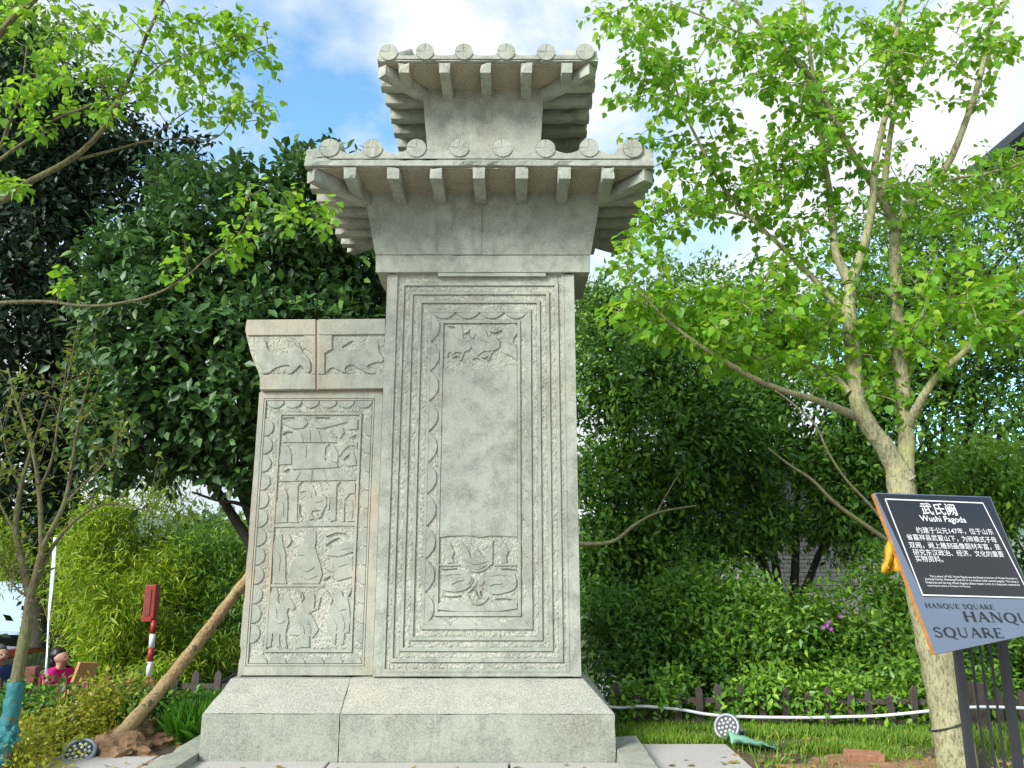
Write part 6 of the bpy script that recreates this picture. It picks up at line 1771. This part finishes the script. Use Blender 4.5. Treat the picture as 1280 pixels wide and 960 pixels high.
car('white parked car glimpsed between grey pickets right of the plinth', (2.0, 9.55, -1.14), R(184), M['car_white'], 1)
car('red parked car behind the red pickets and golden shrub', (-6.4, 10.1, -1.14), R(2), M['car_red'], 2)
car('silver parked car behind the wooden prop and grey pickets', (-2.6, 9.65, -1.14), R(176), M['car_silver'], 3)

# ------------------------------------------------------------------ buildings
# grey brick house glimpsed through the trees
bh = thing('brick_house', 'grey brick house glimpsed through the open dark evergreen', 'house', (5.6, 15.5, -1.15))
box('wall', (3.4, 15.5, -1.2), (9.0, 21, 3.2), M['wall_grey'], bh)
box('roof', (3.1, 15.1, 3.205), (9.3, 21.4, 3.42), M['roof_dark'], bh, 0.02)
for (x0, z0, w, h) in ((4.3, 1.9, 0.8, 0.9), (6.4, 1.9, 0.8, 0.9)):
    wv = box('window', (x0, 15.47, z0), (x0 + w, 15.498, z0 + h), M['white_paint'], bh)
    for k in range(2): box('pane', (x0 + 0.05 + k * (w / 2), 15.462, z0 + 0.05), (x0 + w / 2 - 0.04 + k * (w / 2), 15.469, z0 + h - 0.05), M['glass'], wv)
me = None
bmB = bmesh.new(); box_bm(bmB, (-0.095, -0.03, -0.036), (0.095, 0.03, 0.036), 0.005)
bmesh.ops.recalc_face_normals(bmB, faces=bmB.faces[:])
me = bpy.data.meshes.new('brick'); bmB.to_mesh(me); bmB.free(); me.materials.append(M['brick_grey'])
rb = random.Random(3)
lo, hi = at(955, 735, 15.5), at(1062, 650, 15.5)
z = lo.z; row = 0; cnt = 0
while z < hi.z and cnt < 290:
    x = lo.x + (0.1 if row % 2 else 0)
    while x < hi.x and cnt < 290:
        o = bpy.data.objects.new('brick', me); COL.objects.link(o); o.parent = bh
        o.matrix_parent_inverse = Matrix.Translation(bh.location).inverted()
        o.location = (x, 15.485 + rb.uniform(-0.006, 0.006), z); x += 0.202; cnt += 1
    z += 0.083; row += 1
# tall house at the right edge: eave running back from the camera, wall, window, balcony, awning
h2 = thing('tall_house', 'tall pale house with dark overhanging eave and green awning behind the leaves', 'house', (9.6, 15, -1.15))
e0 = at(1240, 212, 16.0)
wx = at(1262, 230, 16.0).x
zr = e0.z + 0.1
box('wall', (wx, 9.6, -1.2), (wx + 7, 16.0, zr), M['wall_white'], h2)
prism('roof', [(wx - 0.55, 9.0, zr + 0.004), (wx - 0.55, 16.6, zr + 0.004), (wx - 0.55, 16.6, zr + 0.20), (wx - 0.55, 9.0, zr + 0.20)], (8, 0, 0.0), M['roof_dark'], h2)
for y0 in (11.0, 13.2):
    for z0 in (zr - 1.9, zr - 4.9):
        wv = box('window', (wx - 0.03, y0, z0), (wx - 0.002, y0 + 1.2, z0 + 1.2), M['white_paint'], h2)
        for k in range(2): box('pane', (wx - 0.042, y0 + 0.06 + 0.58 * k, z0 + 0.06), (wx - 0.032, y0 + 0.58 + 0.56 * k, z0 + 1.14), M['glass'], wv)
    zb = zr - 2.5
    bl_ = box('balcony', (wx - 0.6, y0 - 0.1, zb - 0.12), (wx - 0.003, y0 + 1.3, zb), M['wall_white'], h2)
    for k in range(9): box('baluster', (wx - 0.58, y0 - 0.06 + k * 0.165, zb + 0.001), (wx - 0.55, y0 - 0.03 + k * 0.165, zb + 0.55), M['white_paint'], bl_)
    box('handrail', (wx - 0.60, y0 - 0.08, zb + 0.551), (wx - 0.53, y0 + 1.30, zb + 0.60), M['white_paint'], bl_)
    prism('awning', [(wx - 0.003, y0 - 0.15, zb + 1.0), (wx - 0.65, y0 - 0.15, zb + 0.75), (wx - 0.65, y0 - 0.15, zb + 0.79), (wx - 0.003, y0 - 0.15, zb + 1.04)], (0, 1.5, 0), M['awning'], h2)
# pale-roofed shed at the far left
kc = at(10, 790, 13.5)
kx = kc.x
kd = thing('roadside_shed', 'pale blue-roofed shed with a dark open front behind the walkers', 'shed', (kx, 14.5, -1.15))
zr0 = at(10, 792, 13.5).z; zr1 = at(10, 742, 14.5).z
prism('roof', [(kx - 4, 13.3, zr0), (kx - 4, 16.3, zr1 + 0.1), (kx - 4, 16.3, zr1 + 0.16), (kx - 4, 13.3, zr0 + 0.06)], (4.6, 0, 0), M['roof_blue'], kd)
box('back_wall', (kx - 4, 16.0, -1.2), (kx + 1.2, 16.15, zr1), M['dark_inside'], kd)  # near-black wall colour stands in for the shade under the roof
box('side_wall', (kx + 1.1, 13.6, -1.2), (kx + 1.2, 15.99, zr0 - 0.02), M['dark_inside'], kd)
for q in (0.5, -1.4, -3.4): box('post', (kx + q, 13.5, -1.2), (kx + q + 0.08, 13.58, zr0 + 0.02), M['grey_metal'], kd)

# far wood and hills round the horizon
def hills():
    n = 120
    V, F = [], []
    for k in range(n + 1):
        a = 2 * math.pi * k / n
        h = 18 + 14 * noise.noise(Vector((math.cos(a) * 3, math.sin(a) * 3, 0.3))) + 5 * noise.noise(Vector((math.cos(a) * 14, math.sin(a) * 14, 2)))
        for q, (rr, hh) in enumerate(((330, -2), (380, 0.55), (430, 1.0), (520, 0.3))):
            V.append((rr * math.cos(a), rr * math.sin(a), -2 if q == 0 else max(4, h) * hh))
    for k in range(n):
        for q in range(3): F.append((k * 4 + q, (k + 1) * 4 + q, (k + 1) * 4 + q + 1, k * 4 + q + 1))
    t = NT('hill'); nn_ = t.noise(0.06, 6, 0.7)
    m = t.set(t.mix(t.ramp(nn_, [(0.3, 0), (0.7, 1)]), (0.10, 0.15, 0.11), (0.17, 0.22, 0.15)), 0.95)
    tag(link_mesh('hills', np_mesh('hills', V, F), m, None, True), kind='structure')
hills()
